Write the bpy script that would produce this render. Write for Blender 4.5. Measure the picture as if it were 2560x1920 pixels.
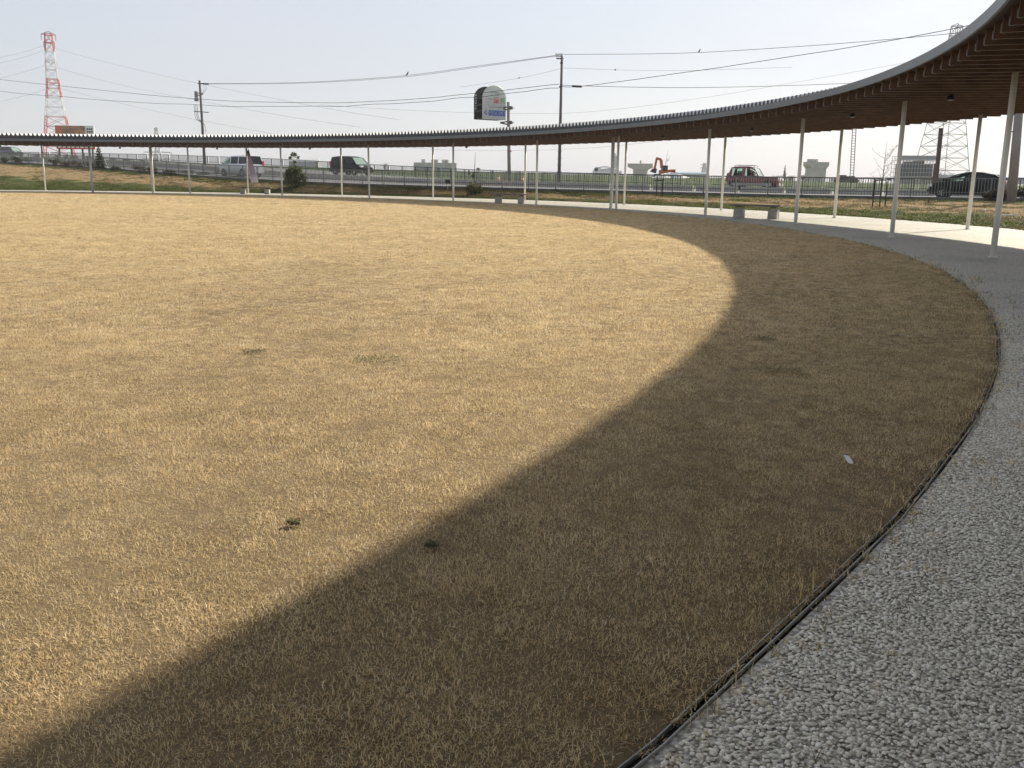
import bpy, bmesh, math, random
import numpy as np
from mathutils import Vector, Matrix, Euler
random.seed(7); rng = np.random.default_rng(11)
for o in list(bpy.data.objects): bpy.data.objects.remove(o)
scene = bpy.context.scene
COL = scene.collection

# ---------------------------------------------------------------- camera
F_PX, PITCH, ROLL, EYE = 2303.04, 0.22014, 0.011575, 1.35      # photo 2560 px wide
cam_d = bpy.data.cameras.new('camera'); cam = bpy.data.objects.new('camera', cam_d); COL.objects.link(cam)
cam_d.sensor_fit = 'HORIZONTAL'; cam_d.sensor_width = 36.0; cam_d.lens = 36.0*F_PX/2560.0
cam_d.clip_start = 0.05; cam_d.clip_end = 12000
cp, sp, cr, sr = math.cos(PITCH), math.sin(PITCH), math.cos(ROLL), math.sin(ROLL)
FW = Vector((0, cp, -sp)); R0 = Vector((1, 0, 0)); U0 = Vector((0, sp, cp))
RT = R0*cr + U0*sr; UP = U0*cr - R0*sr
M = Matrix((RT, UP, -FW)).transposed().to_4x4(); M.translation = Vector((0, 0, EYE)); cam.matrix_world = M
scene.camera = cam

# ---------------------------------------------------------------- light
SUN_AZ, SUN_EL = math.atan2(4.586, 4.066), math.radians(33.4)    # azimuth from +Y towards +X
SV = Vector((math.sin(SUN_AZ)*math.cos(SUN_EL), math.cos(SUN_AZ)*math.cos(SUN_EL), math.sin(SUN_EL)))
world = bpy.data.worlds.new('World'); scene.world = world; world.use_nodes = True
wn, wl = world.node_tree.nodes, world.node_tree.links
wn.clear()
sky = wn.new('ShaderNodeTexSky'); sky.sky_type = 'NISHITA'; sky.sun_disc = False
sky.sun_elevation = SUN_EL; sky.sun_rotation = SUN_AZ
sky.altitude = 0; sky.air_density = 1.0; sky.dust_density = 1.6; sky.ozone_density = 1.0
# thin high veil of cloud over the whole sky
tc = wn.new('ShaderNodeTexCoord'); mp = wn.new('ShaderNodeMapping'); mp.inputs['Scale'].default_value = (1.2, 1.2, 3.5)
nz = wn.new('ShaderNodeTexNoise'); nz.inputs['Scale'].default_value = 1.6; nz.inputs['Detail'].default_value = 5; nz.inputs['Roughness'].default_value = .55
rmp = wn.new('ShaderNodeMapRange'); rmp.inputs[1].default_value = .3; rmp.inputs[2].default_value = .75; rmp.inputs[3].default_value = .45; rmp.inputs[4].default_value = .75
veil = wn.new('ShaderNodeRGB'); veil.outputs[0].default_value = (4.9, 5.12, 5.75, 1)          # even pale cloud veil
mixs = wn.new('ShaderNodeMix'); mixs.data_type = 'RGBA'
bg = wn.new('ShaderNodeBackground'); bg.inputs['Strength'].default_value = 0.095
wo = wn.new('ShaderNodeOutputWorld')
wl.new(tc.outputs['Generated'], mp.inputs['Vector']); wl.new(mp.outputs['Vector'], nz.inputs['Vector']); wl.new(nz.outputs['Fac'], rmp.inputs[0])
wl.new(rmp.outputs[0], mixs.inputs['Factor']); hsv = wn.new('ShaderNodeHueSaturation'); hsv.inputs['Saturation'].default_value = .55; wl.new(sky.outputs['Color'], hsv.inputs['Color']); wl.new(hsv.outputs['Color'], mixs.inputs['A']); wl.new(veil.outputs[0], mixs.inputs['B'])
wl.new(mixs.outputs['Result'], bg.inputs['Color']); wl.new(bg.outputs['Background'], wo.inputs['Surface'])
sun_d = bpy.data.lights.new('sun', 'SUN'); sun_d.energy = 5.0; sun_d.angle = math.radians(1.2); sun_d.color = (1.0, .91, .76)
sun = bpy.data.objects.new('sun', sun_d); COL.objects.link(sun); sun.location = (30, 30, 60)
sun.rotation_euler = (-SV).to_track_quat('-Z', 'Y').to_euler()
scene.cycles.max_bounces = 4; scene.cycles.diffuse_bounces = 2; scene.cycles.glossy_bounces = 2; scene.cycles.volume_bounces = 0; scene.cycles.transmission_bounces = 2; scene.cycles.transparent_max_bounces = 12; scene.cycles.use_denoising = True; scene.cycles.use_adaptive_sampling = True; scene.cycles.adaptive_threshold = .025
vs = scene.view_settings; vs.view_transform = 'Standard'; vs.look = 'None'; vs.gamma = 1.0; vs.use_curve_mapping = False; vs.exposure = 0.6

# ---------------------------------------------------------------- helpers
def at(px, py, Y):
    """a point of the place: bearing and height read off the photograph, Y metres away"""
    d = RT*((px-1280)/F_PX) - UP*((py-960)/F_PX) + FW
    return d*(Y/d.y) + Vector((0, 0, EYE))
def gx(px, Y, z=0.0):
    """ground point at bearing px, depth Y, height z"""
    lo, hi = -3000, 6000
    for _ in range(40):
        m = (lo+hi)/2
        if at(px, m, Y).z > z: lo = m
        else: hi = m
    p = at(px, lo, Y); return Vector((p.x, p.y, z))
def zat(px, py, Y): return at(px, py, Y).z

def mesh_obj(name, verts, faces, mats, parent=None, smooth=False, mi=None):
    me = bpy.data.meshes.new(name); me.from_pydata([tuple(v) for v in verts], [], faces)
    for m in (mats if isinstance(mats, (list, tuple)) else [mats]): me.materials.append(m)
    if mi is not None: me.polygons.foreach_set('material_index', mi)
    if smooth: me.polygons.foreach_set('use_smooth', [True]*len(me.polygons))
    me.update()
    o = bpy.data.objects.new(name, me); COL.objects.link(o)
    if parent: o.parent = parent
    return o
def link(name, me, parent=None, loc=None, rot=None, mw=None):
    o = bpy.data.objects.new(name, me); COL.objects.link(o)
    if parent: o.parent = parent
    if loc is not None: o.location = loc
    if rot is not None: o.rotation_euler = rot
    return o
def thing(name, label, cat, loc=(0, 0, 0), rz=0, group=None):
    o = bpy.data.objects.new(name, None); COL.objects.link(o); o.empty_display_size = .2
    o.location = loc; o.rotation_euler = (0, 0, rz); o['label'] = label; o['category'] = cat
    if group: o['group'] = group
    return o
def tag(o, label, cat=None, group=None, kind=None):
    o['label'] = label
    if cat: o['category'] = cat
    if group: o['group'] = group
    if kind: o['kind'] = kind
    return o

class MB:
    """collects simple solids into one mesh"""
    def __init__(s): s.v = []; s.f = []; s.m = []
    def add(s, vs, fs, m=0):
        n = len(s.v); s.v += [tuple(v) for v in vs]; s.f += [tuple(i+n for i in f) for f in fs]; s.m += [m]*len(fs)
    def box(s, c, d, m=0, rz=0.0, mat=None):
        x, y, z = d[0]/2, d[1]/2, d[2]/2
        vs = [Vector(p) for p in ((-x,-y,-z),(x,-y,-z),(x,y,-z),(-x,y,-z),(-x,-y,z),(x,-y,z),(x,y,z),(-x,y,z))]
        R = mat if mat is not None else Matrix.Rotation(rz, 3, 'Z')
        s.add([R @ v + Vector(c) for v in vs], [(3,2,1,0),(4,5,6,7),(0,1,5,4),(1,2,6,5),(2,3,7,6),(3,0,4,7)], m)
    def bar(s, a, b, w, h=None, m=0):
        a, b = Vector(a), Vector(b); d = b-a; L = d.length
        if L < 1e-6: return
        q = d.to_track_quat('X', 'Z').to_matrix()
        s.box((a+b)/2, (L, w, h or w), m, mat=q)
    def tube(s, pts, r, n=6, m=0, cap=True):
        pts = [Vector(p) for p in pts]; rs = r if isinstance(r, (list, tuple)) else [r]*len(pts)
        vs = []; fs = []
        for i, p in enumerate(pts):
            d = (pts[min(i+1, len(pts)-1)]-pts[max(i-1, 0)]).normalized()
            q = d.to_track_quat('Z', 'Y').to_matrix()
            for k in range(n):
                a = 2*math.pi*k/n; vs.append(p + q @ Vector((math.cos(a)*rs[i], math.sin(a)*rs[i], 0)))
        for i in range(len(pts)-1):
            for k in range(n):
                fs.append((i*n+k, i*n+(k+1) % n, (i+1)*n+(k+1) % n, (i+1)*n+k))
        if cap: fs.append(tuple(range(n-1, -1, -1))); fs.append(tuple((len(pts)-1)*n+k for k in range(n)))
        s.add(vs, fs, m)
    def lathe(s, prof, n=16, c=(0, 0, 0), m=0, axis='Z'):
        vs = []; fs = []
        for r, z in prof:
            for k in range(n):
                a = 2*math.pi*k/n; x, y = r*math.cos(a), r*math.sin(a)
                vs.append(Vector(c)+(Vector((x, y, z)) if axis == 'Z' else Vector((x, z, y))))
        for i in range(len(prof)-1):
            for k in range(n): fs.append((i*n+k, i*n+(k+1) % n, (i+1)*n+(k+1) % n, (i+1)*n+k))
        fs.append(tuple(range(n-1, -1, -1))); fs.append(tuple((len(prof)-1)*n+k for k in range(n)))
        s.add(vs, fs, m)
    def build(s, name, mats, parent=None, smooth=False): return mesh_obj(name, s.v, s.f, mats, parent, smooth, s.m)
    def mesh(s, name, mats, smooth=False):
        me = bpy.data.meshes.new(name); me.from_pydata(s.v, [], s.f)
        for m in (mats if isinstance(mats, (list, tuple)) else [mats]): me.materials.append(m)
        me.polygons.foreach_set('material_index', s.m)
        if smooth: me.polygons.foreach_set('use_smooth', [True]*len(me.polygons))
        me.update(); return me

# ---------------------------------------------------------------- materials
def mat(name, col, rough=.7, metal=0.0, var=.0, vscale=5.0, bump=0.0, bscale=40.0, spec=.5, col2=None, detail=4, coat=0.0):
    m = bpy.data.materials.new(name); m.use_nodes = True; n, l = m.node_tree.nodes, m.node_tree.links
    b = n['Principled BSDF']; b.inputs['Roughness'].default_value = rough; b.inputs['Metallic'].default_value = metal
    b.inputs['Specular IOR Level'].default_value = spec; b.inputs['Coat Weight'].default_value = coat
    b.inputs['Base Color'].default_value = (*col, 1)
    if var or col2 or bump:
        g = n.new('ShaderNodeNewGeometry')
    if var or col2:
        t = n.new('ShaderNodeTexNoise'); t.inputs['Scale'].default_value = vscale; t.inputs['Detail'].default_value = detail
        l.new(g.outputs['Position'], t.inputs['Vector'])
        r = n.new('ShaderNodeValToRGB'); r.color_ramp.elements[0].position = .3; r.color_ramp.elements[1].position = .7
        c2 = col2 or tuple(c*(1-var) for c in col); c1 = col if col2 else tuple(min(1, c*(1+var)) for c in col)
        r.color_ramp.elements[0].color = (*c2, 1); r.color_ramp.elements[1].color = (*c1, 1)
        l.new(t.outputs['Fac'], r.inputs['Fac']); l.new(r.outputs['Color'], b.inputs['Base Color'])
    if bump:
        t2 = n.new('ShaderNodeTexNoise'); t2.inputs['Scale'].default_value = bscale; t2.inputs['Detail'].default_value = 5
        l.new(g.outputs['Position'], t2.inputs['Vector'])
        bp = n.new('ShaderNodeBump'); bp.inputs['Strength'].default_value = bump; bp.inputs['Distance'].default_value = .02
        l.new(t2.outputs['Fac'], bp.inputs['Height']); l.new(bp.outputs['Normal'], b.inputs['Normal'])
    return m
def leafmat(name, cols, trans=.35, rough=.6):
    """leaf / blade: colour differs from one instance and one face patch to the next"""
    m = bpy.data.materials.new(name); m.use_nodes = True; n, l = m.node_tree.nodes, m.node_tree.links
    b = n['Principled BSDF']; b.inputs['Roughness'].default_value = rough; b.inputs['Specular IOR Level'].default_value = .25
    at_ = n.new('ShaderNodeAttribute'); at_.attribute_name = 'hue'
    oi = n.new('ShaderNodeObjectInfo'); add = n.new('ShaderNodeMath'); add.operation = 'ADD'
    mu = n.new('ShaderNodeMath'); mu.operation = 'MULTIPLY'; mu.inputs[1].default_value = .45
    l.new(oi.outputs['Random'], mu.inputs[0]); l.new(mu.outputs[0], add.inputs[0]); l.new(at_.outputs['Fac'], add.inputs[1])
    g = n.new('ShaderNodeNewGeometry'); t = n.new('ShaderNodeTexNoise'); t.inputs['Scale'].default_value = .9; t.inputs['Detail'].default_value = 8; t.inputs['Roughness'].default_value = .72
    l.new(g.outputs['Position'], t.inputs['Vector'])
    a2 = n.new('ShaderNodeMath'); a2.operation = 'MULTIPLY_ADD'; a2.inputs[1].default_value = .75; a2.inputs[2].default_value = -.52
    l.new(t.outputs['Fac'], a2.inputs[0]); a3 = n.new('ShaderNodeMath'); a3.operation = 'ADD'; l.new(a2.outputs[0], a3.inputs[0]); l.new(add.outputs[0], a3.inputs[1])
    r = n.new('ShaderNodeValToRGB'); els = r.color_ramp.elements
    for i, c in enumerate(cols):
        p = i/(len(cols)-1)
        e = els[0] if i == 0 else (els[-1] if i == len(cols)-1 else els.new(p))
        e.position = p; e.color = (*c, 1)
    l.new(a3.outputs[0], r.inputs['Fac']); l.new(r.outputs['Color'], b.inputs['Base Color'])
    tr = n.new('ShaderNodeBsdfTranslucent'); l.new(r.outputs['Color'], tr.inputs['Color'])
    mx = n.new('ShaderNodeMixShader'); mx.inputs[0].default_value = trans
    l.new(b.outputs[0], mx.inputs[1]); l.new(tr.outputs[0], mx.inputs[2]); l.new(mx.outputs[0], n['Material Output'].inputs['Surface'])
    return m
def glassmat(name, tint, see, col=(.012, .014, .015)):
    m = bpy.data.materials.new(name); m.use_nodes = True; n, l = m.node_tree.nodes, m.node_tree.links
    b = n['Principled BSDF']; b.inputs['Base Color'].default_value = (*col, 1); b.inputs['Roughness'].default_value = .04
    t = n.new('ShaderNodeBsdfTransparent'); t.inputs['Color'].default_value = (*tint, 1)
    mx = n.new('ShaderNodeMixShader'); mx.inputs[0].default_value = see
    l.new(b.outputs[0], mx.inputs[1]); l.new(t.outputs[0], mx.inputs[2]); l.new(mx.outputs[0], n['Material Output'].inputs['Surface'])
    return m

m_cream = mat('cream_paint', (.86, .85, .79), .45, var=.05, vscale=3)
m_lgrey = mat('light_grey_paint', (.62, .64, .62), .45, var=.05, vscale=3)
m_fascia = mat('grey_fascia_metal', (.15, .165, .175), .45, .2, var=.1, vscale=1.5)
m_gutter = mat('charcoal_gutter', (.035, .037, .042), .5, .2, var=.12, vscale=2)
m_roof = mat('galvanised_roof_sheet', (.40, .415, .43), .65, .05, var=.08, vscale=1.2)
m_close = mat('dark_ridge_closure', (.05, .055, .055), .6)
m_timber = mat('brown_rafter_timber', (.115, .058, .034), .6, var=.3, vscale=3.0, bump=.25, bscale=25)
m_deck = mat('brown_soffit_board', (.072, .036, .022), .65, var=.2, vscale=2.0)
m_clip = mat('zinc_bracket', (.22, .20, .18), .4, .6)
m_edge_lip = mat('aluminium_lip', (.34, .34, .31), .5, .2, var=.2, vscale=9)
m_edge_dark = mat('black_rubber_channel', (.014, .014, .012), .6, var=.3, vscale=12)
m_conc = mat('weathered_concrete', (.33, .32, .29), .85, var=.18, vscale=2.5, bump=.3, bscale=30)
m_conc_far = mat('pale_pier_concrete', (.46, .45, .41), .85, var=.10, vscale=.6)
m_conc_dk = mat('dark_kerb_concrete', (.13, .13, .125), .85, var=.25, vscale=1.5, bump=.3)
m_asph = mat('grey_asphalt', (.14, .14, .142), .7, var=.15, vscale=.8, bump=.2, bscale=60)
m_white = mat('white_paint', (.78, .78, .76), .5, var=.05, vscale=2)
m_rail = mat('grey_brown_rail_paint', (.13, .14, .135), .5, .2, var=.12, vscale=1.5)
m_rail2 = mat('dark_green_grey_rail', (.075, .09, .085), .5, .2)
m_pole = mat('utility_pole_concrete', (.11, .10, .095), .8, var=.15, vscale=1.5)
m_pole_lt = mat('grey_pole_concrete', (.24, .225, .215), .8, var=.12, vscale=1.0)
m_steel = mat('galvanised_lattice_steel', (.40, .41, .42), .5, .4)
m_red = mat('faded_red_lattice_paint', (.50, .085, .055), .55, var=.1, vscale=.3)
m_wht2 = mat('faded_white_lattice_paint', (.62, .63, .64), .55)
m_wire = mat('black_cable', (.035, .035, .037), .6)
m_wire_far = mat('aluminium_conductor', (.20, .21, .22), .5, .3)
m_black = mat('black_plastic', (.012, .012, .013), .45)
m_tyre = mat('tyre_rubber', (.014, .014, .015), .85)
m_rim = mat('alloy_rim', (.55, .56, .57), .3, .7)
m_lampg = mat('headlamp_lens', (.75, .78, .80), .08, .1, coat=1)
m_tail = mat('tail_lamp_red', (.55, .02, .02), .15, coat=1)
m_gl_clear = glassmat('pale_green_window_glass', (.72, .90, .82), .80)
m_gl_screen = glassmat('windscreen_glass_painted_sky', (.72, .90, .82), .35, (.34, .45, .40))  # pale base colour stands in for bright sky reflected in the screen
m_gl_dark = glassmat('privacy_glass', (.20, .19, .20), .30)
m_bark = mat('bark', (.085, .06, .045), .9, var=.3, vscale=12, bump=.5)
m_stake = mat('weathered_stake_wood', (.055, .042, .034), .9, var=.3, vscale=8)
m_plank = mat('weathered_bench_plank', (.17, .155, .13), .75, var=.3, vscale=9, bump=.3, bscale=50)

# ---------------------------------------------------------------- the ring: an oval lawn, path and canopy share one plan
ECX, ECY, EA, EB, ETH = -26.459, 28.685, 38.284, 32.962, 2.09268
def ring(t, off):
    x, y = EA*math.cos(t), EB*math.sin(t); nx, ny = math.cos(t)/EA, math.sin(t)/EB; n = math.hypot(nx, ny)
    x += off*nx/n; y += off*ny/n; c, s = math.cos(ETH), math.sin(ETH)
    return Vector((ECX+c*x-s*y, ECY+s*x+c*y, 0))
def ring_n(t): return (ring(t, 1)-ring(t, 0))
_tt = np.linspace(0, 2*math.pi, 7201)
def ring_np(t, off):
    x, y = EA*np.cos(t), EB*np.sin(t); nx, ny = np.cos(t)/EA, np.sin(t)/EB; n = np.hypot(nx, ny)
    x = x+off*nx/n; y = y+off*ny/n; c, s = math.cos(ETH), math.sin(ETH)
    return np.stack([ECX+c*x-s*y, ECY+s*x+c*y], -1)
T0, T1 = math.radians(163), math.radians(374)
_ts = np.linspace(T0, T1, 6000); _ps = ring_np(_ts, 0); _sl = np.r_[0, np.cumsum(np.hypot(*(np.diff(_ps, axis=0)).T))]
ARC = _sl[-1]
def t_at(s): return float(np.interp(s, _sl, _ts))
PATH_W = 7.6
def ring_offset_np(P):
    """signed distance outside the lawn edge for many points (first order, good near the edge)"""
    c, s = math.cos(ETH), math.sin(ETH); dx, dy = P[:, 0]-ECX, P[:, 1]-ECY
    x, y = c*dx+s*dy, -s*dx+c*dy; k = np.sqrt((x/EA)**2+(y/EB)**2); g = np.hypot(x/EA**2, y/EB**2)/np.maximum(k, 1e-6)
    return (k-1)/g

# ---------------------------------------------------------------- road line (fence on the near side), surveyed from the photograph
ST = [(3300, 42, .50), (2900, 46, .50), (2560, 49.3, .50), (2430, 50.8, .48), (2150, 54, .45), (1850, 57.5, .45), (1600, 60.5, .50), (1300, 64, .56), (1020, 68, .64), (880, 70.8, .69), (790, 73, .74), (650, 77, .90), (520, 82, 1.08), (400, 87, 1.38), (300, 92, 1.66), (150, 100, 2.05), (0, 108, 2.40), (-250, 121, 2.8), (-600, 140, 3.2)]
FP = np.array([list(gx(p, Y, z)) for p, Y, z in ST])
_d = (FP[0]-FP[1])[:2]; _d = _d/np.hypot(*_d)
FP = np.vstack([[FP[0][0]+_d[0]*40, FP[0][1]+_d[1]*40, .5], FP])
_e = (FP[-1]-FP[-2])[:2]; _e = _e/np.hypot(*_e)
FP = np.vstack([FP, [FP[-1][0]+_e[0]*120, FP[-1][1]+_e[1]*120, 3.4]])
_fs = np.r_[0, np.cumsum(np.hypot(*(np.diff(FP[:, :2], axis=0)).T))]
_u = np.arange(0, _fs[-1], .5)
FL = np.stack([np.interp(_u, _fs, FP[:, k]) for k in range(3)], 1)
ker = np.hanning(25); ker /= ker.sum()
for k in range(3):
    pad = np.r_[2*FL[0, k]-FL[12:0:-1, k], FL[:, k], 2*FL[-1, k]-FL[-2:-14:-1, k]]; FL[:, k] = np.convolve(pad, ker, 'valid')
FS = np.r_[0, np.cumsum(np.hypot(*(np.diff(FL[:, :2], axis=0)).T))]
TG = np.gradient(FL[:, :2], axis=0); TG /= np.hypot(*TG.T)[:, None]
NR = np.stack([TG[:, 1], -TG[:, 0]], 1)                       # points away from us, across the road
if (NR[len(NR)//2] @ np.array([0, 1])) < 0: NR = -NR
BEAR = np.array([math.degrees(math.atan2(p[0], p[1])) for p in FL])
def cross_dz(i, off):                                        # the far side of the road lies a little higher towards the left
    r = np.interp(BEAR[i], [-40, -24, -18, -10, -6, 0, 13, 27, 50], [.4, .4, .35, .25, .25, .2, .15, .1, .1]); return r*min(max(off/16., 0), 1.0)
def road_pt(s, off, dz=0.0):
    i = int(np.clip(np.searchsorted(FS, s), 0, len(FS)-1)); p = FL[i, :2]+NR[i]*off
    return Vector((p[0], p[1], FL[i, 2]+cross_dz(i, off)+dz))
def road_dir(s):
    i = int(np.clip(np.searchsorted(FS, s), 0, len(FS)-1)); return Vector((TG[i, 0], TG[i, 1], 0))
def s_at_px(px, off):
    """where along the road a bearing crosses the line 'off' metres beyond the fence"""
    q = FL[:, :2]+NR*off; b = np.arctan2(q[:, 0], q[:, 1]); p = at(px, 440, 60); t = math.atan2(p.x, p.y)
    return float(FS[np.abs(b-t).argmin()])

# ---------------------------------------------------------------- ground
def nodes_of(m): return m.node_tree.nodes, m.node_tree.links
def ramp_noise(n, l, src, scale, stops, detail=5, rough=.6):
    t = n.new('ShaderNodeTexNoise'); t.inputs['Scale'].default_value = scale; t.inputs['Detail'].default_value = detail; t.inputs['Roughness'].default_value = rough
    l.new(src, t.inputs['Vector']); r = n.new('ShaderNodeValToRGB'); els = r.color_ramp.elements
    for i, (p, c) in enumerate(stops):
        e = els[0] if i == 0 else (els[-1] if i == len(stops)-1 else els.new(p)); e.position = p; e.color = (*c, 1)
    l.new(t.outputs['Fac'], r.inputs['Fac']); return r.outputs['Color'], t.outputs['Fac']
def mixc(n, l, fac, a, b, mode='MIX'):
    x = n.new('ShaderNodeMix'); x.data_type = 'RGBA'; x.blend_type = mode
    if isinstance(fac, float): x.inputs['Factor'].default_value = fac
    else: l.new(fac, x.inputs['Factor'])
    l.new(a, x.inputs['A']); l.new(b, x.inputs['B']); return x.outputs['Result']

def lawn_material():
    m = bpy.data.materials.new('dormant_straw_lawn'); m.use_nodes = True; n, l = nodes_of(m); b = n['Principled BSDF']
    b.inputs['Roughness'].default_value = .95; b.inputs['Specular IOR Level'].default_value = .1
    g = n.new('ShaderNodeNewGeometry'); P = g.outputs['Position']
    big, _ = ramp_noise(n, l, P, .16, [(.3, (.17, .127, .073)), (.55, (.22, .165, .095)), (.75, (.26, .198, .117))])
    med, _ = ramp_noise(n, l, P, 1.6, [(.25, (.62, .60, .52)), (.5, (1, 1, 1)), (.8, (1.08, 1.06, 1.02))], 6, .65)
    fine, ff = ramp_noise(n, l, P, 38, [(.25, (.55, .52, .45)), (.5, (1, 1, 1)), (.8, (1.15, 1.13, 1.1))], 6, .7)
    c = mixc(n, l, .8, big, med, 'MULTIPLY'); c = mixc(n, l, .7, c, fine, 'MULTIPLY'); l.new(c, b.inputs['Base Color'])
    bp = n.new('ShaderNodeBump'); bp.inputs['Strength'].default_value = .6; bp.inputs['Distance'].default_value = .03
    l.new(ff, bp.inputs['Height']); l.new(bp.outputs['Normal'], b.inputs['Normal'])
    return m
def path_material():
    m = bpy.data.materials.new('cream_pebble_paving'); m.use_nodes = True; n, l = nodes_of(m); b = n['Principled BSDF']
    b.inputs['Roughness'].default_value = .6; b.inputs['Specular IOR Level'].default_value = .45
    g = n.new('ShaderNodeNewGeometry'); P = g.outputs['Position']
    v = n.new('ShaderNodeTexVoronoi'); v.inputs['Scale'].default_value = 58; l.new(P, v.inputs['Vector'])
    r = n.new('ShaderNodeValToRGB'); r.color_ramp.elements[0].position = .35; r.color_ramp.elements[0].color = (.67, .65, .565, 1); r.color_ramp.elements[1].position = .75; r.color_ramp.elements[1].color = (.24, .225, .185, 1)
    l.new(v.outputs['Distance'], r.inputs['Fac'])
    big, _ = ramp_noise(n, l, P, .5, [(.3, (.76, .78, .74)), (.5, (.95, .95, .94)), (.75, (1.06, 1.03, .98))])
    sep = n.new('ShaderNodeSeparateColor'); l.new(v.outputs['Color'], sep.inputs[0])
    vr = n.new('ShaderNodeMapRange'); vr.inputs[3].default_value = .8; vr.inputs[4].default_value = 1.12; l.new(sep.outputs[0], vr.inputs[0])
    cc = n.new('ShaderNodeCombineColor'); [l.new(vr.outputs[0], cc.inputs[i]) for i in range(3)]
    c = mixc(n, l, 1.0, r.outputs['Color'], big, 'MULTIPLY'); c = mixc(n, l, 1.0, c, cc.outputs[0], 'MULTIPLY'); l.new(c, b.inputs['Base Color'])
    inv = n.new('ShaderNodeMath'); inv.operation = 'SUBTRACT'; inv.inputs[0].default_value = 1; l.new(v.outputs['Distance'], inv.inputs[1])
    bp = n.new('ShaderNodeBump'); bp.inputs['Strength'].default_value = .5; bp.inputs['Distance'].default_value = .008
    l.new(inv.outputs[0], bp.inputs['Height']); l.new(bp.outputs['Normal'], b.inputs['Normal'])
    return m
def verge_material():
    """rough grass verge: green by the path and by the road, straw in between"""
    m = bpy.data.materials.new('rough_verge_grass'); m.use_nodes = True; n, l = nodes_of(m); b = n['Principled BSDF']
    b.inputs['Roughness'].default_value = .95; b.inputs['Specular IOR Level'].default_value = .1
    g = n.new('ShaderNodeNewGeometry'); P = g.outputs['Position']
    a = n.new('ShaderNodeAttribute'); a.attribute_name = 'green'
    t = n.new('ShaderNodeTexNoise'); t.inputs['Scale'].default_value = .55; t.inputs['Detail'].default_value = 6; l.new(P, t.inputs['Vector'])
    ad = n.new('ShaderNodeMath'); ad.operation = 'MULTIPLY_ADD'; ad.inputs[1].default_value = 1.5; ad.inputs[2].default_value = -.75; l.new(t.outputs['Fac'], ad.inputs[0])
    s = n.new('ShaderNodeMath'); s.operation = 'ADD'; l.new(ad.outputs[0], s.inputs[0]); l.new(a.outputs['Fac'], s.inputs[1])
    mr = n.new('ShaderNodeMapRange'); mr.inputs[1].default_value = .4; mr.inputs[2].default_value = .62; l.new(s.outputs[0], mr.inputs[0])
    tan, _ = ramp_noise(n, l, P, 2.2, [(.25, (.16, .115, .06)), (.5, (.27, .19, .095)), (.8, (.33, .25, .135))], 6, .7)
    grn, _ = ramp_noise(n, l, P, 3.0, [(.25, (.018, .028, .006)), (.5, (.05, .066, .014)), (.8, (.10, .115, .03))], 6, .7)
    l.new(mixc(n, l, mr.outputs[0], tan, grn), b.inputs['Base Color'])
    _, ff = ramp_noise(n, l, P, 9, [(.2, (0, 0, 0)), (.8, (1, 1, 1))], 6, .7)
    bp = n.new('ShaderNodeBump'); bp.inputs['Strength'].default_value = .9; bp.inputs['Distance'].default_value = .12
    l.new(ff, bp.inputs['Height']); l.new(bp.outputs['Normal'], b.inputs['Normal'])
    return m
m_lawn, m_path, m_verge = lawn_material(), path_material(), verge_material()
m_field = mat('winter_field', (.17, .15, .085), .95, col2=(.10, .12, .055), vscale=.02, bump=.3, bscale=1.0, spec=.1)
m_levee = mat('green_field_bank', (.085, .115, .045), .95, col2=(.06, .08, .035), vscale=.35, bump=.6, bscale=2.0, spec=.1)

g = MB(); g.add([(-3500, -800, -.45), (3500, -800, -.45), (3500, 6000, -.45), (-3500, 6000, -.45)], [(0, 1, 2, 3)])
o = g.build('ground', m_field); tag(o, 'flat winter fields running to the horizon', kind='structure')
# lawn: a level oval
N = 360; vs = [(ECX, ECY, 0.0)]; fs = []
rings = [.15, .3, .45, .6, .7, .8, .88, .94, .98, 1.0]
for k, q in enumerate(rings):
    for i in range(N):
        p = ring(2*math.pi*i/N, -.014); x, y = ECX+(p.x-ECX)*q, ECY+(p.y-ECY)*q
        zz = 0.0
        vs.append((x, y, zz))
for i in range(N): fs.append((0, 1+i, 1+(i+1) % N))
for k in range(len(rings)-1):
    for i in range(N): fs.append((1+k*N+i, 1+(k+1)*N+i, 1+(k+1)*N+(i+1) % N, 1+k*N+(i+1) % N))
lawn = mesh_obj('lawn', vs, fs, m_lawn, smooth=True); tag(lawn, 'broad oval lawn of dry straw coloured grass', kind='structure')
# path
vs, fs = [], []; N = 480
for i in range(N):
    t = 2*math.pi*i/N
    for off in (.014, 1.5, 4, 6.5, PATH_W): p = ring(t, off); vs.append((p.x, p.y, -.004))
    p = ring(t, PATH_W); vs.append((p.x, p.y, -.2))
for i in range(N):
    a, b = i*6, ((i+1) % N)*6
    for k in range(5): fs.append((a+k, a+k+1, b+k+1, b+k))
path = mesh_obj('path', vs, fs, m_path); tag(path, 'curved cream pebble path under the canopy', kind='structure')

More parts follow.
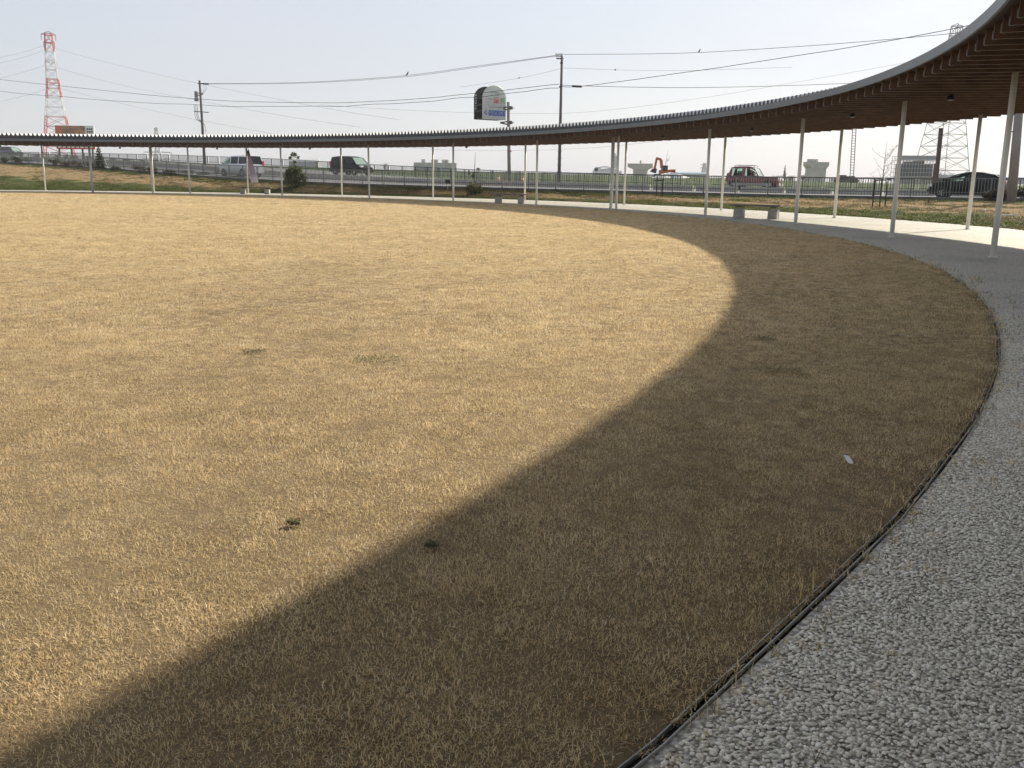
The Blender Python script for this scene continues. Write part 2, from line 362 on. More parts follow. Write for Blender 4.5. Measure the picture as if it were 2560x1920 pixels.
# verge between path and road
vt = np.radians(np.arange(205, 378, .5)); vs, fs, gr = [], [], []
KV = 26
def fence_hit(p, nrm):
    q = FL[:, :2]-np.array([p.x, p.y]); n2 = np.array([nrm.x, nrm.y]); al = q @ n2; ac = q @ np.array([-n2[1], n2[0]])
    sc = np.where(np.diff(np.sign(ac)) != 0)[0]; sc = [i for i in sc if al[i] > .5]
    if not sc: return None
    i = min(sc, key=lambda j: al[j]); return al[i], FL[i, 2], BEAR[i]
VG = []
last = None
for t in vt:
    p, nn = ring(t, PATH_W), ring_n(t); h = fence_hit(p, nn)
    if h is None or h[0] > 60: h = (60., .5, 60.)
    VG.append((p, nn, *h))
def verge_z(v, zf, bearing):
    e = np.interp(bearing, [-30, -14, 5], [1.0, 1.15, 1.3]); return .012+(zf-.05)*(v**e)
for j, (p, nn, L, zf, be) in enumerate(VG):
    for k in range(KV):
        v = k/(KV-1); q = p+nn*(L*v); z = verge_z(v, zf, be)+.05*math.sin(q.x*1.3+q.y*.7)*math.sin(math.pi*min(v*1.2, 1))+random.uniform(-.02, .03)*(0 < k < KV-1)
        if k == 0: z = -.01
        vs.append((q.x, q.y, z))
        lf = float(np.interp(be, [-28, -16, -6], [1, .5, 0]))
        a = np.interp(v, [0, .10, .22, .40, .70, .92, 1], [1.0, .95, .55, .22, .25, .55, .75])*(1-lf)+np.interp(v, [0, .25, .42, .5, .86, .95, 1], [.95, .8, .62, .2, .15, .6, .9])*lf
        gr.append(float(a))
for j in range(len(VG)-1):
    for k in range(KV-1): fs.append((j*KV+k, j*KV+k+1, (j+1)*KV+k+1, (j+1)*KV+k))
verge = mesh_obj('verge', vs, fs, m_verge, smooth=True); tag(verge, 'rough grass verge rising from the path to the road', kind='structure')
at_ = verge.data.attributes.new('green', 'FLOAT', 'POINT'); at_.data.foreach_set('value', gr)

# road, bank behind it
S0, S1 = 2.0, FS[-1]-4
def strip(name, offs, m, label, step=1.5, kind='structure', dz=None):
    ss = np.arange(S0, S1, step); vs, fs = [], []; K = len(offs)
    for s in ss:
        for k, o in enumerate(offs): vs.append(road_pt(s, o, dz[k] if dz else 0))
    for j in range(len(ss)-1):
        for k in range(K-1): fs.append((j*K+k, (j+1)*K+k, (j+1)*K+k+1, j*K+k+1))
    ob = mesh_obj(name, vs, fs, m, smooth=True); tag(ob, label, kind=kind); return ob
strip('road', [.35, 4, 8, 12, 16, 20.5], m_asph, 'grey asphalt road passing behind the railing')
def bank_crest(be):
    px = 1280+math.tan(math.radians(be))*F_PX
    return np.interp(px, [-200, 0, 400, 800, 1240, 1700, 2050, 2400], [385, 390, 406, 420, 432.5, 441, 455, 463]), px
vs, fs = [], []; ss = np.arange(S0, S1, 1.5); K = 6
for s in ss:
    i = int(np.clip(np.searchsorted(FS, s), 0, len(FS)-1))
    base = road_pt(s, 20.4); q = road_pt(s, 40); be = math.degrees(math.atan2(q.x, q.y)); cy, px = bank_crest(be); zc = max(zat(px, cy, q.y), .1) if abs(be) < 45 else base.z
    for k, (o_, w) in enumerate(((20.4, 0), (24, .0), (32, .6), (40, 1), (55, 1.0), (90, -99))):
        p = road_pt(s, o_); z = base.z-.05+(zc-base.z)*w if w > -9 else -.5
        if k == 1: z = base.z-.3
        vs.append((p.x, p.y, z+(random.uniform(-.04, .04) if k in (2, 3) else 0)))
for j in range(len(ss)-1):
    for k in range(K-1): fs.append((j*K+k, (j+1)*K+k, (j+1)*K+k+1, j*K+k+1))
o = mesh_obj('bank', vs, fs, m_levee, smooth=True); tag(o, 'low green grass bank beyond the road', kind='structure')
# road markings: edge line and dashes as thin sheets
def line_strip(off, w, s0, s1, lift=.004):
    mb = MB(); ss = np.arange(s0, s1, 1.0)
    for a, b in zip(ss[:-1], ss[1:]):
        mb.add([road_pt(a, off, lift), road_pt(b, off, lift), road_pt(b, off+w, lift), road_pt(a, off+w, lift)], [(0, 1, 2, 3)])
    return mb
mk = line_strip(1.0, .18, S0, S1); mb2 = line_strip(19.6, .18, S0, S1); mk.add(mb2.v, mb2.f)
for s in np.arange(S0, S1-6, 10): d = line_strip(15.4, .15, s, s+6); mk.add(d.v, d.f)
o = mk.build('road_marking', m_white); tag(o, 'white painted lines along the road', kind='structure')

def along(name, root, me, step, off, dz=0.0, s0=S0, s1=S1, gap=0.0):
    for s in np.arange(s0, s1, step):
        p = road_pt(s, off, dz); q = road_pt(s+step, off, dz); d = q-p
        o = link(name, me, root, p); o.rotation_euler = (0, -math.asin(max(-.5, min(.5, d.z/d.length))), math.atan2(d.y, d.x))
VS0, VS1 = s_at_px(2960, 0), s_at_px(-250, 0)
VS0, VS1 = min(VS0, VS1), max(VS0, VS1)
# kerb wall below the near railing
kb = thing('kerb', 'dark concrete kerb under the near railing', 'kerb'); kb['kind'] = 'structure'; del kb['category']
mb = MB(); mb.box((1.0, 0, -.05), (1.98, .34, .34)); along('kerb_stone', kb, mb.mesh('kerb_stone', m_conc_dk), 2.0, .15, 0, VS0, VS1)
# low concrete barrier between the carriageways
br = thing('concrete_barrier', 'long low concrete barrier between the two carriageways', 'barrier')
mb = MB(); mb.add([(0.02, -.22, -.05), (2.96, -.22, -.05), (2.96, .22, -.05), (0.02, .22, -.05), (0.02, -.12, .38), (2.96, -.12, .38), (2.96, .12, .38), (0.02, .12, .38)], [(3, 2, 1, 0), (4, 5, 6, 7), (0, 1, 5, 4), (1, 2, 6, 5), (2, 3, 7, 6), (3, 0, 4, 7)])
along('barrier_block', br, mb.mesh('barrier_block', m_conc), 3.0, 8.4, 0, VS0, VS1)
# railings
def railing(name, label, off, h, m, dz, step, bal, s0, s1):
    root = thing(name, label, 'railing')
    post = MB(); post.box((0, 0, h/2), (.07, .07, h)); post.box((0, 0, .02), (.14, .14, .04)); pm = post.mesh('post', m)
    pan = MB(); pan.box((step/2, 0, h), (step, .075, .06)); pan.box((step/2, 0, h*.30), (step, .045, .05))
    nb = int(step/bal)
    for i in range(1, nb): pan.box((i*step/nb, 0, h*.55), (.032, .032, h*.9))
    pnm = pan.mesh('panel', m)
    for s in np.arange(s0, s1, step):
        p = road_pt(s, off, dz); q = road_pt(s+step, off, dz); d = q-p; az = math.atan2(d.y, d.x)
        link('post', pm, root, p, (0, 0, az))
        o = link('panel', pnm, root, p); o.rotation_euler = (0, -math.asin(d.z/d.length), az)
    return root
railing('near_railing', 'grey metal railing with thin upright bars along the near kerb', .12, 1.07, m_rail, .05, 2.0, .145, VS0, VS1)
railing('far_railing', 'dark metal railing on the far side of the road', 20.9, 1.0, m_rail2, .02, 2.0, .165, min(s_at_px(2960, 20.9), s_at_px(-250, 20.9)), max(s_at_px(2960, 20.9), s_at_px(-250, 20.9)))

# ---------------------------------------------------------------- lawn edging
ed = thing('lawn_edging', 'black drain edging with thin pale lips between lawn and path', 'edging'); ed['kind'] = 'structure'; del ed['category']
L = 2.0; sg = 0.0
while sg < ARC-L:
    a, b = ring(t_at(sg), 0), ring(t_at(sg+L), 0); d = b-a; Lr = d.length
    mb = MB()
    mb.box((Lr/2, 0, -.030), (Lr, .026, .03), 1)
    mb.box((Lr/2, -.0145, -.012), (Lr, .003, .034), 0); mb.box((Lr/2, .0145, -.013), (Lr, .003, .030), 0)
    near = a.length < 14
    if near:
        for k in range(int(Lr/.2)): mb.box((.1+k*.2, 0, -.006), (.005, .026, .008), 1)
    o = mb.build('edging_length', [m_edge_lip, m_edge_dark], ed); o.location = a; o.rotation_euler = (0, 0, math.atan2(d.y, d.x)); sg += L

# ---------------------------------------------------------------- canopy
canopy = thing('ring_canopy', 'long curved walkway canopy with ridged metal roof on thin cream columns', 'canopy')
RAF_Z0, RAF_Z1, ROOF_W = 3.25, 3.29, 6.80
def sweep(name, prof, m, n=420, closed=True):
    vs, fs = [], []; K = len(prof)
    for i in range(n+1):
        t = t_at(ARC*i/n)
        for off, z in prof: p = ring(t, off); vs.append((p.x, p.y, z))
    for i in range(n):
        for k in range(K if closed else K-1): fs.append((i*K+k, i*K+(k+1) % K, (i+1)*K+(k+1) % K, (i+1)*K+k))
    if closed: fs.append(tuple(range(K))); fs.append(tuple(n*K+k for k in reversed(range(K))))
    return mesh_obj(name, vs, fs, m, canopy)
sweep('fascia', [(-.05, 3.44), (-.05, 3.60), (-.01, 3.60), (-.01, 3.44)], m_fascia)
sweep('flat_eave', [(-.005, 3.56), (-.005, 3.592), (1.6, 3.61), (1.6, 3.57)], m_roof)
sweep('gutter', [(1.55, 3.60), (1.55, 3.86), (1.57, 3.87), (1.75, 3.87), (1.75, 3.60)], m_gutter)
sweep('soffit', [(.0, 3.46), (.0, 3.49), (ROOF_W-.02, 3.53), (ROOF_W-.02, 3.50)], m_deck)
sweep('rear_fascia', [(ROOF_W, 3.45), (ROOF_W, 3.74), (ROOF_W+.04, 3.74), (ROOF_W+.04, 3.45)], m_fascia)
# roof sheets: three ridges each
PITCHR = .277; s = .0
zb0, zb1, rh = 3.86, 3.74, .18
while s < ARC-3*PITCHR:
    vs, fs, mi = [], [], []
    for k in range(3):
        for j, (ds, hz) in enumerate(((0.0, 0), (.035, 0), (PITCHR*.5-.012, 1), (PITCHR*.5+.012, 1), (PITCHR-.035, 0), (PITCHR, 0))):
            t = t_at(s+k*PITCHR+ds)
            for off, zb in ((1.66, zb0), (ROOF_W+.05, zb1)): p = ring(t, off); vs.append((p.x, p.y, zb+hz*rh))
        b = k*12
        for j in range(5): fs.append((b+2*j, b+2*j+1, b+2*j+3, b+2*j+2)); mi.append(0)
        # closure plate just outside the sheet's end
        nb = len(vs)
    for k in range(3):
        n0 = len(vs)
        for ds, hz in ((.02, -.3), (PITCHR-.02, -.3), (PITCHR*.5+.014, 1.02), (PITCHR*.5-.014, 1.02)):
            p = ring(t_at(s+k*PITCHR+ds), 1.64); vs.append((p.x, p.y, zb0+hz*rh))
        fs.append((n0, n0+1, n0+2, n0+3)); mi.append(1)
    mesh_obj('roof_sheet', vs, fs, [m_roof, m_close], canopy, mi=mi); s += 3*PITCHR
# rafters with end brackets
mb = MB(); Lr = ROOF_W-.16; sl = math.atan2(RAF_Z1-RAF_Z0, Lr)
mb.add([(0, -.03, 0), (Lr, -.03, RAF_Z1-RAF_Z0), (Lr, .03, RAF_Z1-RAF_Z0), (0, .03, 0), (0, -.03, .21), (Lr, -.03, .24), (Lr, .03, .24), (0, .03, .21)], [(3, 2, 1, 0), (4, 5, 6, 7), (0, 1, 5, 4), (1, 2, 6, 5), (2, 3, 7, 6), (3, 0, 4, 7)])
rme = mb.mesh('rafter', m_timber)
mb = MB(); mb.box((-.008, 0, .05), (.012, .022, .10)); mb.box((.02, 0, -.005), (.05, .02, .006)); bme = mb.mesh('bracket', m_clip)
s = .2
while s < ARC-.1:
    t = t_at(s); p, nn = ring(t, .10), ring_n(t)
    ro = link('rafter', rme, canopy, (p.x, p.y, RAF_Z0), (0, 0, math.atan2(nn.y, nn.x)))
    link('bracket', bme, ro)
    s += .592
def column(r, h, m):
    mb = MB(); n = 20
    mb.lathe([(r, 0.012), (r, h)], n); mb.lathe([(r+.035, 0), (r+.035, .012)], n); return mb.mesh('column', m, False)
cme = column(.055, 3.34, m_cream); cme2 = column(.055, 3.36, m_cream); cwide = column(.078, 3.34, m_lgrey)
for me in (cme, cme2, cwide):
    me.polygons.foreach_set('use_smooth', [len(p.vertices) == 4 for p in me.polygons])
for td in (174, 184.5, 195, 205.5, 216, 226.27, 235.54, 245.4, 255.5, 266.2, 276.25, 287, 298, 309.3, 320.9, 350, 361): link('column', cme, canopy, ring(math.radians(td), 1.6))
for td in (179, 189.5, 200, 210, 220.5, 231, 241.84, 252.4, 263.1, 273.4, 284.76, 295.7, 306.73, 317.9, 328.7, 340.3, 351): link('column', cme2, canopy, ring(math.radians(td), 5.9))
for td, of in ((332.6, 1.7), (267.5, 1.9), (325.8, 2.0)):
    o = link('column', cwide if td != 325.8 else cme, canopy, ring(math.radians(td), of))
    if td != 325.8: o['label'] = 'thicker pale grey column'
# spotlights hung below the rafters
mb = MB(); mb.box((0, 0, .035), (.10, .10, .07)); mb.tube([(0, 0, 0), (0, 0, -.05)], .012, 6); 
mb.lathe([(.03, -.02), (.075, -.05), (.085, -.13), (.06, -.135)], 12, (0, 0, 0)); lme = mb.mesh('spotlight', m_black)
mb = MB(); mb.lathe([(.055, -.136), (.05, -.142)], 12); lens = mb.mesh('lens', m_lampg)
desc = ['farthest left', 'second from the left', 'above the silver minivan', 'above the black minivan', 'near the advertising sign pole', 'beside the bare sapling', 'above the red off-roader', 'left of the leaning ladder mast', 'nearest and highest']
for i, (px, py) in enumerate(((93, 364), (345, 365), (580, 370), (809, 368), (1231, 363), (1657, 338), (1880, 319), (2132, 282), (2378, 236))):
    d = RT*((px-1280)/F_PX)-UP*((py-960)/F_PX)+FW; p = d*((3.26-EYE)/d.z)+Vector((0, 0, EYE))
    if i < 5: p = ring(math.radians((344, 331.5, 320.5, 309.5, 290.5)[i]), 5.0); p.z = 3.28
    sp_ = thing('spotlight', 'small black spotlight under the canopy, '+desc[i], 'spotlight', (p.x, p.y, 3.275), random.uniform(0, 3), 'spotlights under the canopy')
    link('lamp_body', lme, sp_); link('lens', lens, sp_)

# ---------------------------------------------------------------- scattered blades and pebbles (geometry nodes instances)
def hue_attr(me, vals):
    a = me.attributes.new('hue', 'FLOAT', 'POINT'); a.data.foreach_set('value', vals)
def source_collection(name, objs):
    c = bpy.data.collections.new(name)
    for o in objs: c.objects.link(o)
    return c
def scatter(name, P, rotz, scl, coll, material=None, tilt=None):
    """one object whose points carry instances of the meshes in coll"""
    me = bpy.data.meshes.new(name); me.vertices.add(len(P)); me.vertices.foreach_set('co', np.ascontiguousarray(P, dtype=np.float32).ravel())
    R = np.zeros((len(P), 3), np.float32); R[:, 2] = rotz
    if tilt is not None: R[:, :2] = tilt
    a = me.attributes.new('irot', 'FLOAT_VECTOR', 'POINT'); a.data.foreach_set('vector', R.ravel())
    a = me.attributes.new('iscl', 'FLOAT', 'POINT'); a.data.foreach_set('value', np.asarray(scl, np.float32))
    a = me.attributes.new('iidx', 'INT', 'POINT'); a.data.foreach_set('value', rng.integers(0, max(1, len(coll.objects)), len(P)).astype(np.int32))
    o = bpy.data.objects.new(name, me); COL.objects.link(o)
    ng = bpy.data.node_groups.new(name, 'GeometryNodeTree')
    ng.interface.new_socket('Geometry', in_out='INPUT', socket_type='NodeSocketGeometry'); ng.interface.new_socket('Geometry', in_out='OUTPUT', socket_type='NodeSocketGeometry')
    n, l = ng.nodes, ng.links; gi, go = n.new('NodeGroupInput'), n.new('NodeGroupOutput')
    ci = n.new('GeometryNodeCollectionInfo'); ci.inputs['Collection'].default_value = coll; ci.inputs['Separate Children'].default_value = True; ci.inputs['Reset Children'].default_value = True
    ip = n.new('GeometryNodeInstanceOnPoints'); ip.inputs['Pick Instance'].default_value = True
    def na(nm, ty):
        x = n.new('GeometryNodeInputNamedAttribute'); x.data_type = ty; x.inputs['Name'].default_value = nm; return x.outputs['Attribute']
    l.new(gi.outputs[0], ip.inputs['Points']); l.new(ci.outputs[0], ip.inputs['Instance']); l.new(na('iidx', 'INT'), ip.inputs['Instance Index'])
    l.new(na('irot', 'FLOAT_VECTOR'), ip.inputs['Rotation']); l.new(na('iscl', 'FLOAT'), ip.inputs['Scale'])
    l.new(ip.outputs[0], go.inputs[0])
    md = o.modifiers.new('scatter', 'NODES'); md.node_group = ng
    return o
def clump(name, nb, rad, hmin, hmax, w, lean, material, curl=.5, seg=3):
    """a tuft of bent, tapering blades"""
    vs, fs, hu = [], [], []
    for _ in range(nb):
        r = rad*math.sqrt(random.random()); a = random.uniform(0, 6.283); x, y = r*math.cos(a), r*math.sin(a)
        h = random.uniform(hmin, hmax); az = random.uniform(0, 6.283); le = random.uniform(.1, lean); cu = random.uniform(-curl, curl); hue = random.random()*.75
        px, py, pz = x, y, -.002; ang = le; side = az+1.571+random.uniform(-.5, .5); n0 = len(vs)
        for k in range(seg+1):
            ww = w*(1-.8*k/seg)/2*random.uniform(.8, 1.2)
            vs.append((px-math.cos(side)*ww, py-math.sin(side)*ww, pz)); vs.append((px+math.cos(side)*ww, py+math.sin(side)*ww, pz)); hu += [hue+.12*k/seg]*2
            st = h/seg; px += math.cos(az)*math.sin(ang)*st; py += math.sin(az)*math.sin(ang)*st; pz = max(.002, pz+math.cos(ang)*st); ang += le*.5+.25; az += cu
        for k in range(seg): fs.append((n0+2*k, n0+2*k+1, n0+2*k+3, n0+2*k+2))
    me = bpy.data.meshes.new(name); me.from_pydata(vs, [], fs); me.materials.append(material); hue_attr(me, hu); me.update()
    return bpy.data.objects.new(name, me)
def in_view(P, margin=.08, behind=.4):
    X, Y = P[:, 0], P[:, 1]; return (np.abs(X) < (.5558+margin)*Y*1.03+1.5) & (Y > behind)
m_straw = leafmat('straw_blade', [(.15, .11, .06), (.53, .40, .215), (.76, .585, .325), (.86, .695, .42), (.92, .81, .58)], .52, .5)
m_green = leafmat('green_blade', [(.02, .03, .006), (.055, .075, .012), (.11, .13, .022), (.20, .20, .05)], .4)
m_dull = leafmat('dull_verge_blade', [(.06, .06, .025), (.13, .11, .045), (.24, .18, .085), (.34, .26, .14)], .3)
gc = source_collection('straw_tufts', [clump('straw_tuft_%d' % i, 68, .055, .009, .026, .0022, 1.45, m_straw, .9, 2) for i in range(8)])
def jgrid(x0, x1, y0, y1, st):
    X, Y = np.meshgrid(np.arange(x0, x1, st), np.arange(y0, y1, st)); P = np.stack([X.ravel(), Y.ravel()], 1); return P+rng.uniform(-.5, .5, P.shape)*st
pts, scs = [], []
for y0, y1, st, sc in ((.4, 8, .054, 1.0), (8, 15, .074, 1.25), (15, 26, .10, 1.75), (26, 44, .15, 2.4), (44, 72, .25, 3.2)):
    P = jgrid(-.66*y1-1.6, .66*y1+1.6, y0, y1, st); P = P[in_view(P)]; P = P[ring_offset_np(P) < -.05]
    pts.append(P); scs.append(sc*rng.uniform(.75, 1.2, len(P)))
P = np.vstack(pts); scl = np.concatenate(scs)
patch = np.zeros(len(P))                                       # worn and thicker spots of many sizes
for i in range(26):
    f_ = 10**rng.uniform(-.3, 1.35); a_ = rng.uniform(0, 6.28); patch += np.sin((P[:, 0]*math.cos(a_)+P[:, 1]*math.sin(a_))*f_+rng.uniform(0, 6.28))/math.sqrt(26)
scl = scl*np.clip(.97+.2*patch*np.clip(10/P[:, 1], .15, 1), .5, 1.3)
P3 = np.c_[P, np.zeros(len(P))]
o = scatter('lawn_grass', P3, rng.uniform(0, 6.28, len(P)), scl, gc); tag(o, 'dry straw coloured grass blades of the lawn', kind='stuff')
print('grass', len(P))
ec = source_collection('edge_tufts', [clump('edge_tuft_%d' % i, 9, .03, .012, .05, .003, 1.5, m_straw if i < 3 else m_dull, .9, 2) for i in range(5)])
ep, es = [], []
for tdeg in np.arange(195, 300, .012):
    if random.random() < .55: continue
    t_ = math.radians(tdeg); near_ = ring(t_, 0).length
    if random.random() > min(1, 14/near_+.12): continue
    p = ring(t_, random.gauss(-.03, .05) if random.random() < .8 else random.uniform(.02, .35)); ep.append((p.x, p.y, 0)); es.append(random.uniform(.6, 1.3)*(1+near_/40))
o = scatter('edge_grass', np.array(ep), rng.uniform(0, 6.28, len(ep)), np.array(es), ec); tag(o, 'ragged dry grass and straw straying over the lawn edging', kind='stuff')
# pebbles set in the near path
def pebble_src(i):
    bm = bmesh.new(); bmesh.ops.create_icosphere(bm, subdivisions=1, radius=1)
    for v in bm.verts: v.co *= random.uniform(.82, 1.15)
    sx, sy, sz = random.uniform(.9, 1.3), random.uniform(.7, .95), random.uniform(.3, .44)
    for v in bm.verts: v.co = Vector((v.co.x*sx*.0076, v.co.y*sy*.0076, v.co.z*sz*.0072))
    me = bpy.data.meshes.new('pebble_%d' % i); bm.to_mesh(me); bm.free(); me.polygons.foreach_set('use_smooth', [True]*len(me.polygons)); me.materials.append(m_peb); return bpy.data.objects.new('pebble_%d' % i, me)
m_peb = bpy.data.materials.new('cream_pebble'); m_peb.use_nodes = True
n, l = nodes_of(m_peb); b = n['Principled BSDF']; b.inputs['Roughness'].default_value = .42; oi = n.new('ShaderNodeObjectInfo'); r = n.new('ShaderNodeValToRGB')
els = r.color_ramp.elements; els[0].color = (.42, .385, .30, 1); els[1].color = (.93, .90, .79, 1); e = els.new(.2); e.color = (.74, .69, .56, 1); e = els.new(.7); e.color = (.86, .815, .68, 1)
l.new(oi.outputs['Random'], r.inputs['Fac']); l.new(r.outputs['Color'], b.inputs['Base Color'])
pc = source_collection('pebbles', [pebble_src(i) for i in range(10)])
pts = []
for y0, y1, st in ((.5, 6.0, .0126), (6.0, 9.5, .0158)):
    P = jgrid(-.2, .60*y1+1.0, y0, y1, st); P = P[in_view(P, 0)]; of = ring_offset_np(P); P = P[(of > .04) & (of < 7)]
    if y0 > 5: P = P[rng.random(len(P)) < np.interp(P[:, 1], [7, 9.5], [1, .1])]
    pts.append(P)
P = np.vstack(pts); P3 = np.c_[P, rng.uniform(-.004, .001, len(P))]
o = scatter('path_pebbles', P3, rng.uniform(0, 6.28, len(P)), np.clip(rng.lognormal(-.08, .27, len(P)), .45, 1.7), pc, tilt=rng.uniform(-.35, .35, (len(P), 2))); tag(o, 'rounded cream pebbles bonded into the near path', kind='stuff')
print('pebbles', len(P))
# green ground cover and rough tufts on the verge
gcov = source_collection('green_tufts', [clump('green_tuft_%d' % i, 34, .18, .03, .10, .022, 1.3, m_green, .6) for i in range(5)])
dcov = source_collection('dull_tufts', [clump('dull_tuft_%d' % i, 26, .16, .05, .15, .014, 1.2, m_dull, .5) for i in range(5)])
GP, DP = [], []
for (p, nn, Lh, zf, be) in VG:
    lf = float(np.interp(be, [-28, -16, -6], [1, .5, 0])); side = Vector((-nn.y, nn.x, 0))
    if be > 45: Lh = min(Lh, 14)
    for _ in range(120):
        v = random.random()**1.5 if random.random() < .6 else random.random()
        q = p+nn*(Lh*v)+side*random.uniform(-.25, .25); z = verge_z(v, zf, be)-.01
        nz_ = math.sin(q.x*.55+1.3*math.sin(q.y*.4))*math.cos(q.y*.6+math.sin(q.x*.3))*.5+.22*math.sin(q.x*2.1+q.y*.9)*math.sin(q.y*1.7-q.x*.8)
        a = np.interp(v, [0, .10, .22, .40, .70, .92, 1], [1.0, .95, .5, .12, .15, .5, .7])*(1-lf)+np.interp(v, [0, .25, .42, .5, .86, .95, 1], [.95, .8, .6, .12, .1, .6, .9])*lf+nz_
        if a > .5: GP.append((q.x, q.y, z))
        elif random.random() < .45: DP.append((q.x, q.y, z))
GP, DP = np.array(GP), np.array(DP)
o = scatter('green_ground_cover', GP, rng.uniform(0, 6.28, len(GP)), rng.uniform(.7, 1.7, len(GP)), gcov); tag(o, 'low green ground cover beside the path and on the bank', kind='stuff')
o = scatter('rough_dry_grass', DP, rng.uniform(0, 6.28, len(DP)), rng.uniform(.6, 1.4, len(DP)), dcov); tag(o, 'short rough dry grass on the verge', kind='stuff')
print('verge', len(GP), len(DP))

# ---------------------------------------------------------------- standing on the verge
VGP = np.array([[p.x, p.y] for p, *_ in VG])
def ground_z(x, y):
    i = int(np.hypot(VGP[:, 0]-x, VGP[:, 1]-y).argmin()); p, nn, Lh, zf, be = VG[i]
    v = ((x-p.x)*nn.x+(y-p.y)*nn.y)/Lh
    return verge_z(min(max(v, 0), 1), zf, be)
def on_verge(px, py, ymin=25, ymax=130):
    """the spot of the verge seen at this place of the photograph"""
    for Y in np.arange(ymin, ymax, .15):
        p = at(px, py, Y)
        if p.z <= ground_z(p.x, p.y): return Vector((p.x, p.y, ground_z(p.x, p.y)))
    p = at(px, py, ymax); return Vector((p.x, p.y, ground_z(p.x, p.y)))
def ppm(Y): return F_PX*1.024/Y                      # photograph pixels per metre at depth Y

def leaf_mesh(name, lumps, nleaf, size, material, shell=.55, parent=None, zmin=-9):
    """many small leaves filling a few uneven lumps: (centre, radii)"""
    vs, fs, hu = [], [], []; w = np.array([r[0]*r[1]*r[2] for c, r in lumps])**.67; w = w/w.sum()
    for _ in range(nleaf):
        c, r = lumps[int(rng.choice(len(lumps), p=w))]
        d = Vector(rng.normal(size=3)).normalized(); k = random.uniform(shell, 1.05)*(1+.18*math.sin(d.x*5+c[0]*9)*math.sin(d.z*6+c[1]*7))
        p = Vector((c[0]+d.x*r[0]*k, c[1]+d.y*r[1]*k, c[2]+d.z*r[2]*k))
        if p.z < zmin: continue
        s = size*random.uniform(.6, 1.4); q = Euler((random.uniform(-1.2, 1.2), random.uniform(-1.2, 1.2), random.uniform(0, 6.28))).to_matrix(); n0 = len(vs)
        for a, b in ((-1, 0), (0, -.45), (1, 0), (0, .45)): vs.append(p+q @ Vector((a*s, b*s, 0)))
        hu += [random.random()*.7]*4; fs.append((n0, n0+1, n0+2, n0+3))
    me = bpy.data.meshes.new(name); me.from_pydata([tuple(v) for v in vs], [], fs); me.materials.append(material); hue_attr(me, hu); me.update()
    return link(name, me, parent)
m_leaf = leafmat('evergreen_leaf', [(.012, .025, .006), (.035, .06, .012), (.075, .10, .022), (.14, .15, .04)], .25)
m_leaf_y = leafmat('olive_leaf', [(.025, .038, .01), (.075, .09, .02), (.15, .16, .04), (.26, .235, .08)], .25)
m_leaf_b = leafmat('brown_shrub_leaf', [(.02, .016, .010), (.045, .034, .02), (.075, .055, .03), (.11, .08, .045)], .2)
m_leaf_d = leafmat('dark_shrub_leaf', [(.008, .012, .006), (.02, .028, .012), (.04, .048, .02), (.07, .07, .03)], .2)

def shrub(name, label, px, py, w, h, material, n=900, leaf=.06, group=None, seed=1, stems=5):
    b = on_verge(px, py); t = thing(name, label, 'shrub', b, random.uniform(0, 6), group); random.seed(seed)
    lumps = []
    for i in range(7):
        a = i*2.4; r = w*.22; lumps.append(((math.cos(a)*r, math.sin(a)*r*.8, h*random.uniform(.35, .7)), (w*random.uniform(.2, .32), w*random.uniform(.2, .3), h*random.uniform(.22, .36))))
    leaf_mesh('foliage', lumps, n, leaf, material, .3, t, 0)
    mb = MB()
    for i in range(stems): a = i*1.3; mb.tube([(0, 0, -.1), (math.cos(a)*w*.1, math.sin(a)*w*.1, h*.3), (math.cos(a)*w*.25, math.sin(a)*w*.25, h*.75)], [.025, .018, .008], 5)
    mb.build('stem', m_bark, t); return t

# rounded evergreen with a tuft standing above it
b = on_verge(738, 468); t = thing('evergreen_shrub', 'rounded evergreen bush with a leafy tuft on a stalk above it', 'shrub', b)
k = 1/ppm(b.y)
lumps = [((0, 0, 24*k), (29*k, 24*k, 21*k)), ((-14*k, 6*k, 20*k), (17*k, 16*k, 18*k)), ((15*k, -4*k, 18*k), (17*k, 15*k, 17*k)), ((2*k, 0, 42*k), (18*k, 15*k, 12*k)), ((-8*k, 0, 36*k), (16*k, 14*k, 12*k))]
leaf_mesh('foliage', lumps, 2600, .075, m_leaf_y, .45, t, .02)
leaf_mesh('tuft', [((0, 0, 78*k), (9*k, 7*k, 7*k)), ((8*k, 2*k, 71*k), (6*k, 5*k, 5*k)), ((-9*k, 0, 70*k), (6*k, 5*k, 5*k)), ((1*k, 0, 60*k), (6*k, 5*k, 5*k))], 260, .075, m_leaf, .2, t)
mb = MB(); mb.tube([(0, 0, -.1), (.03, 0, 40*k), (0, 0, 62*k), (.02, 0, 80*k)], [.05, .04, .025, .012], 6); mb.build('trunk', m_bark, t)
# dome bush round a thin young trunk
b = on_verge(1186, 487); t = thing('dome_shrub', 'small dome shaped bush with a thin nearly bare trunk rising through it', 'shrub', b); k = 1/ppm(b.y)
leaf_mesh('foliage', [((0, 0, 16*k), (22*k, 19*k, 17*k)), ((-9*k, 0, 12*k), (14*k, 13*k, 13*k)), ((9*k, 2*k, 12*k), (14*k, 13*k, 12*k))], 1700, .055, m_leaf_y, .5, t, .02)
leaf_mesh('tuft', [((-13*k, 0, 52*k), (5*k, 4*k, 4*k)), ((-3*k, 0, 46*k), (7*k, 5*k, 7*k)), ((10*k, 0, 63*k), (5*k, 4*k, 3*k)), ((-14*k, 0, 58*k), (2*k, 2*k, 2*k))], 120, .06, m_leaf, .2, t)
mb = MB(); mb.tube([(0, 0, -.1), (-.02, 0, 40*k), (.03, 0, 80*k), (.06, 0, 105*k)], [.035, .028, .018, .006], 6)
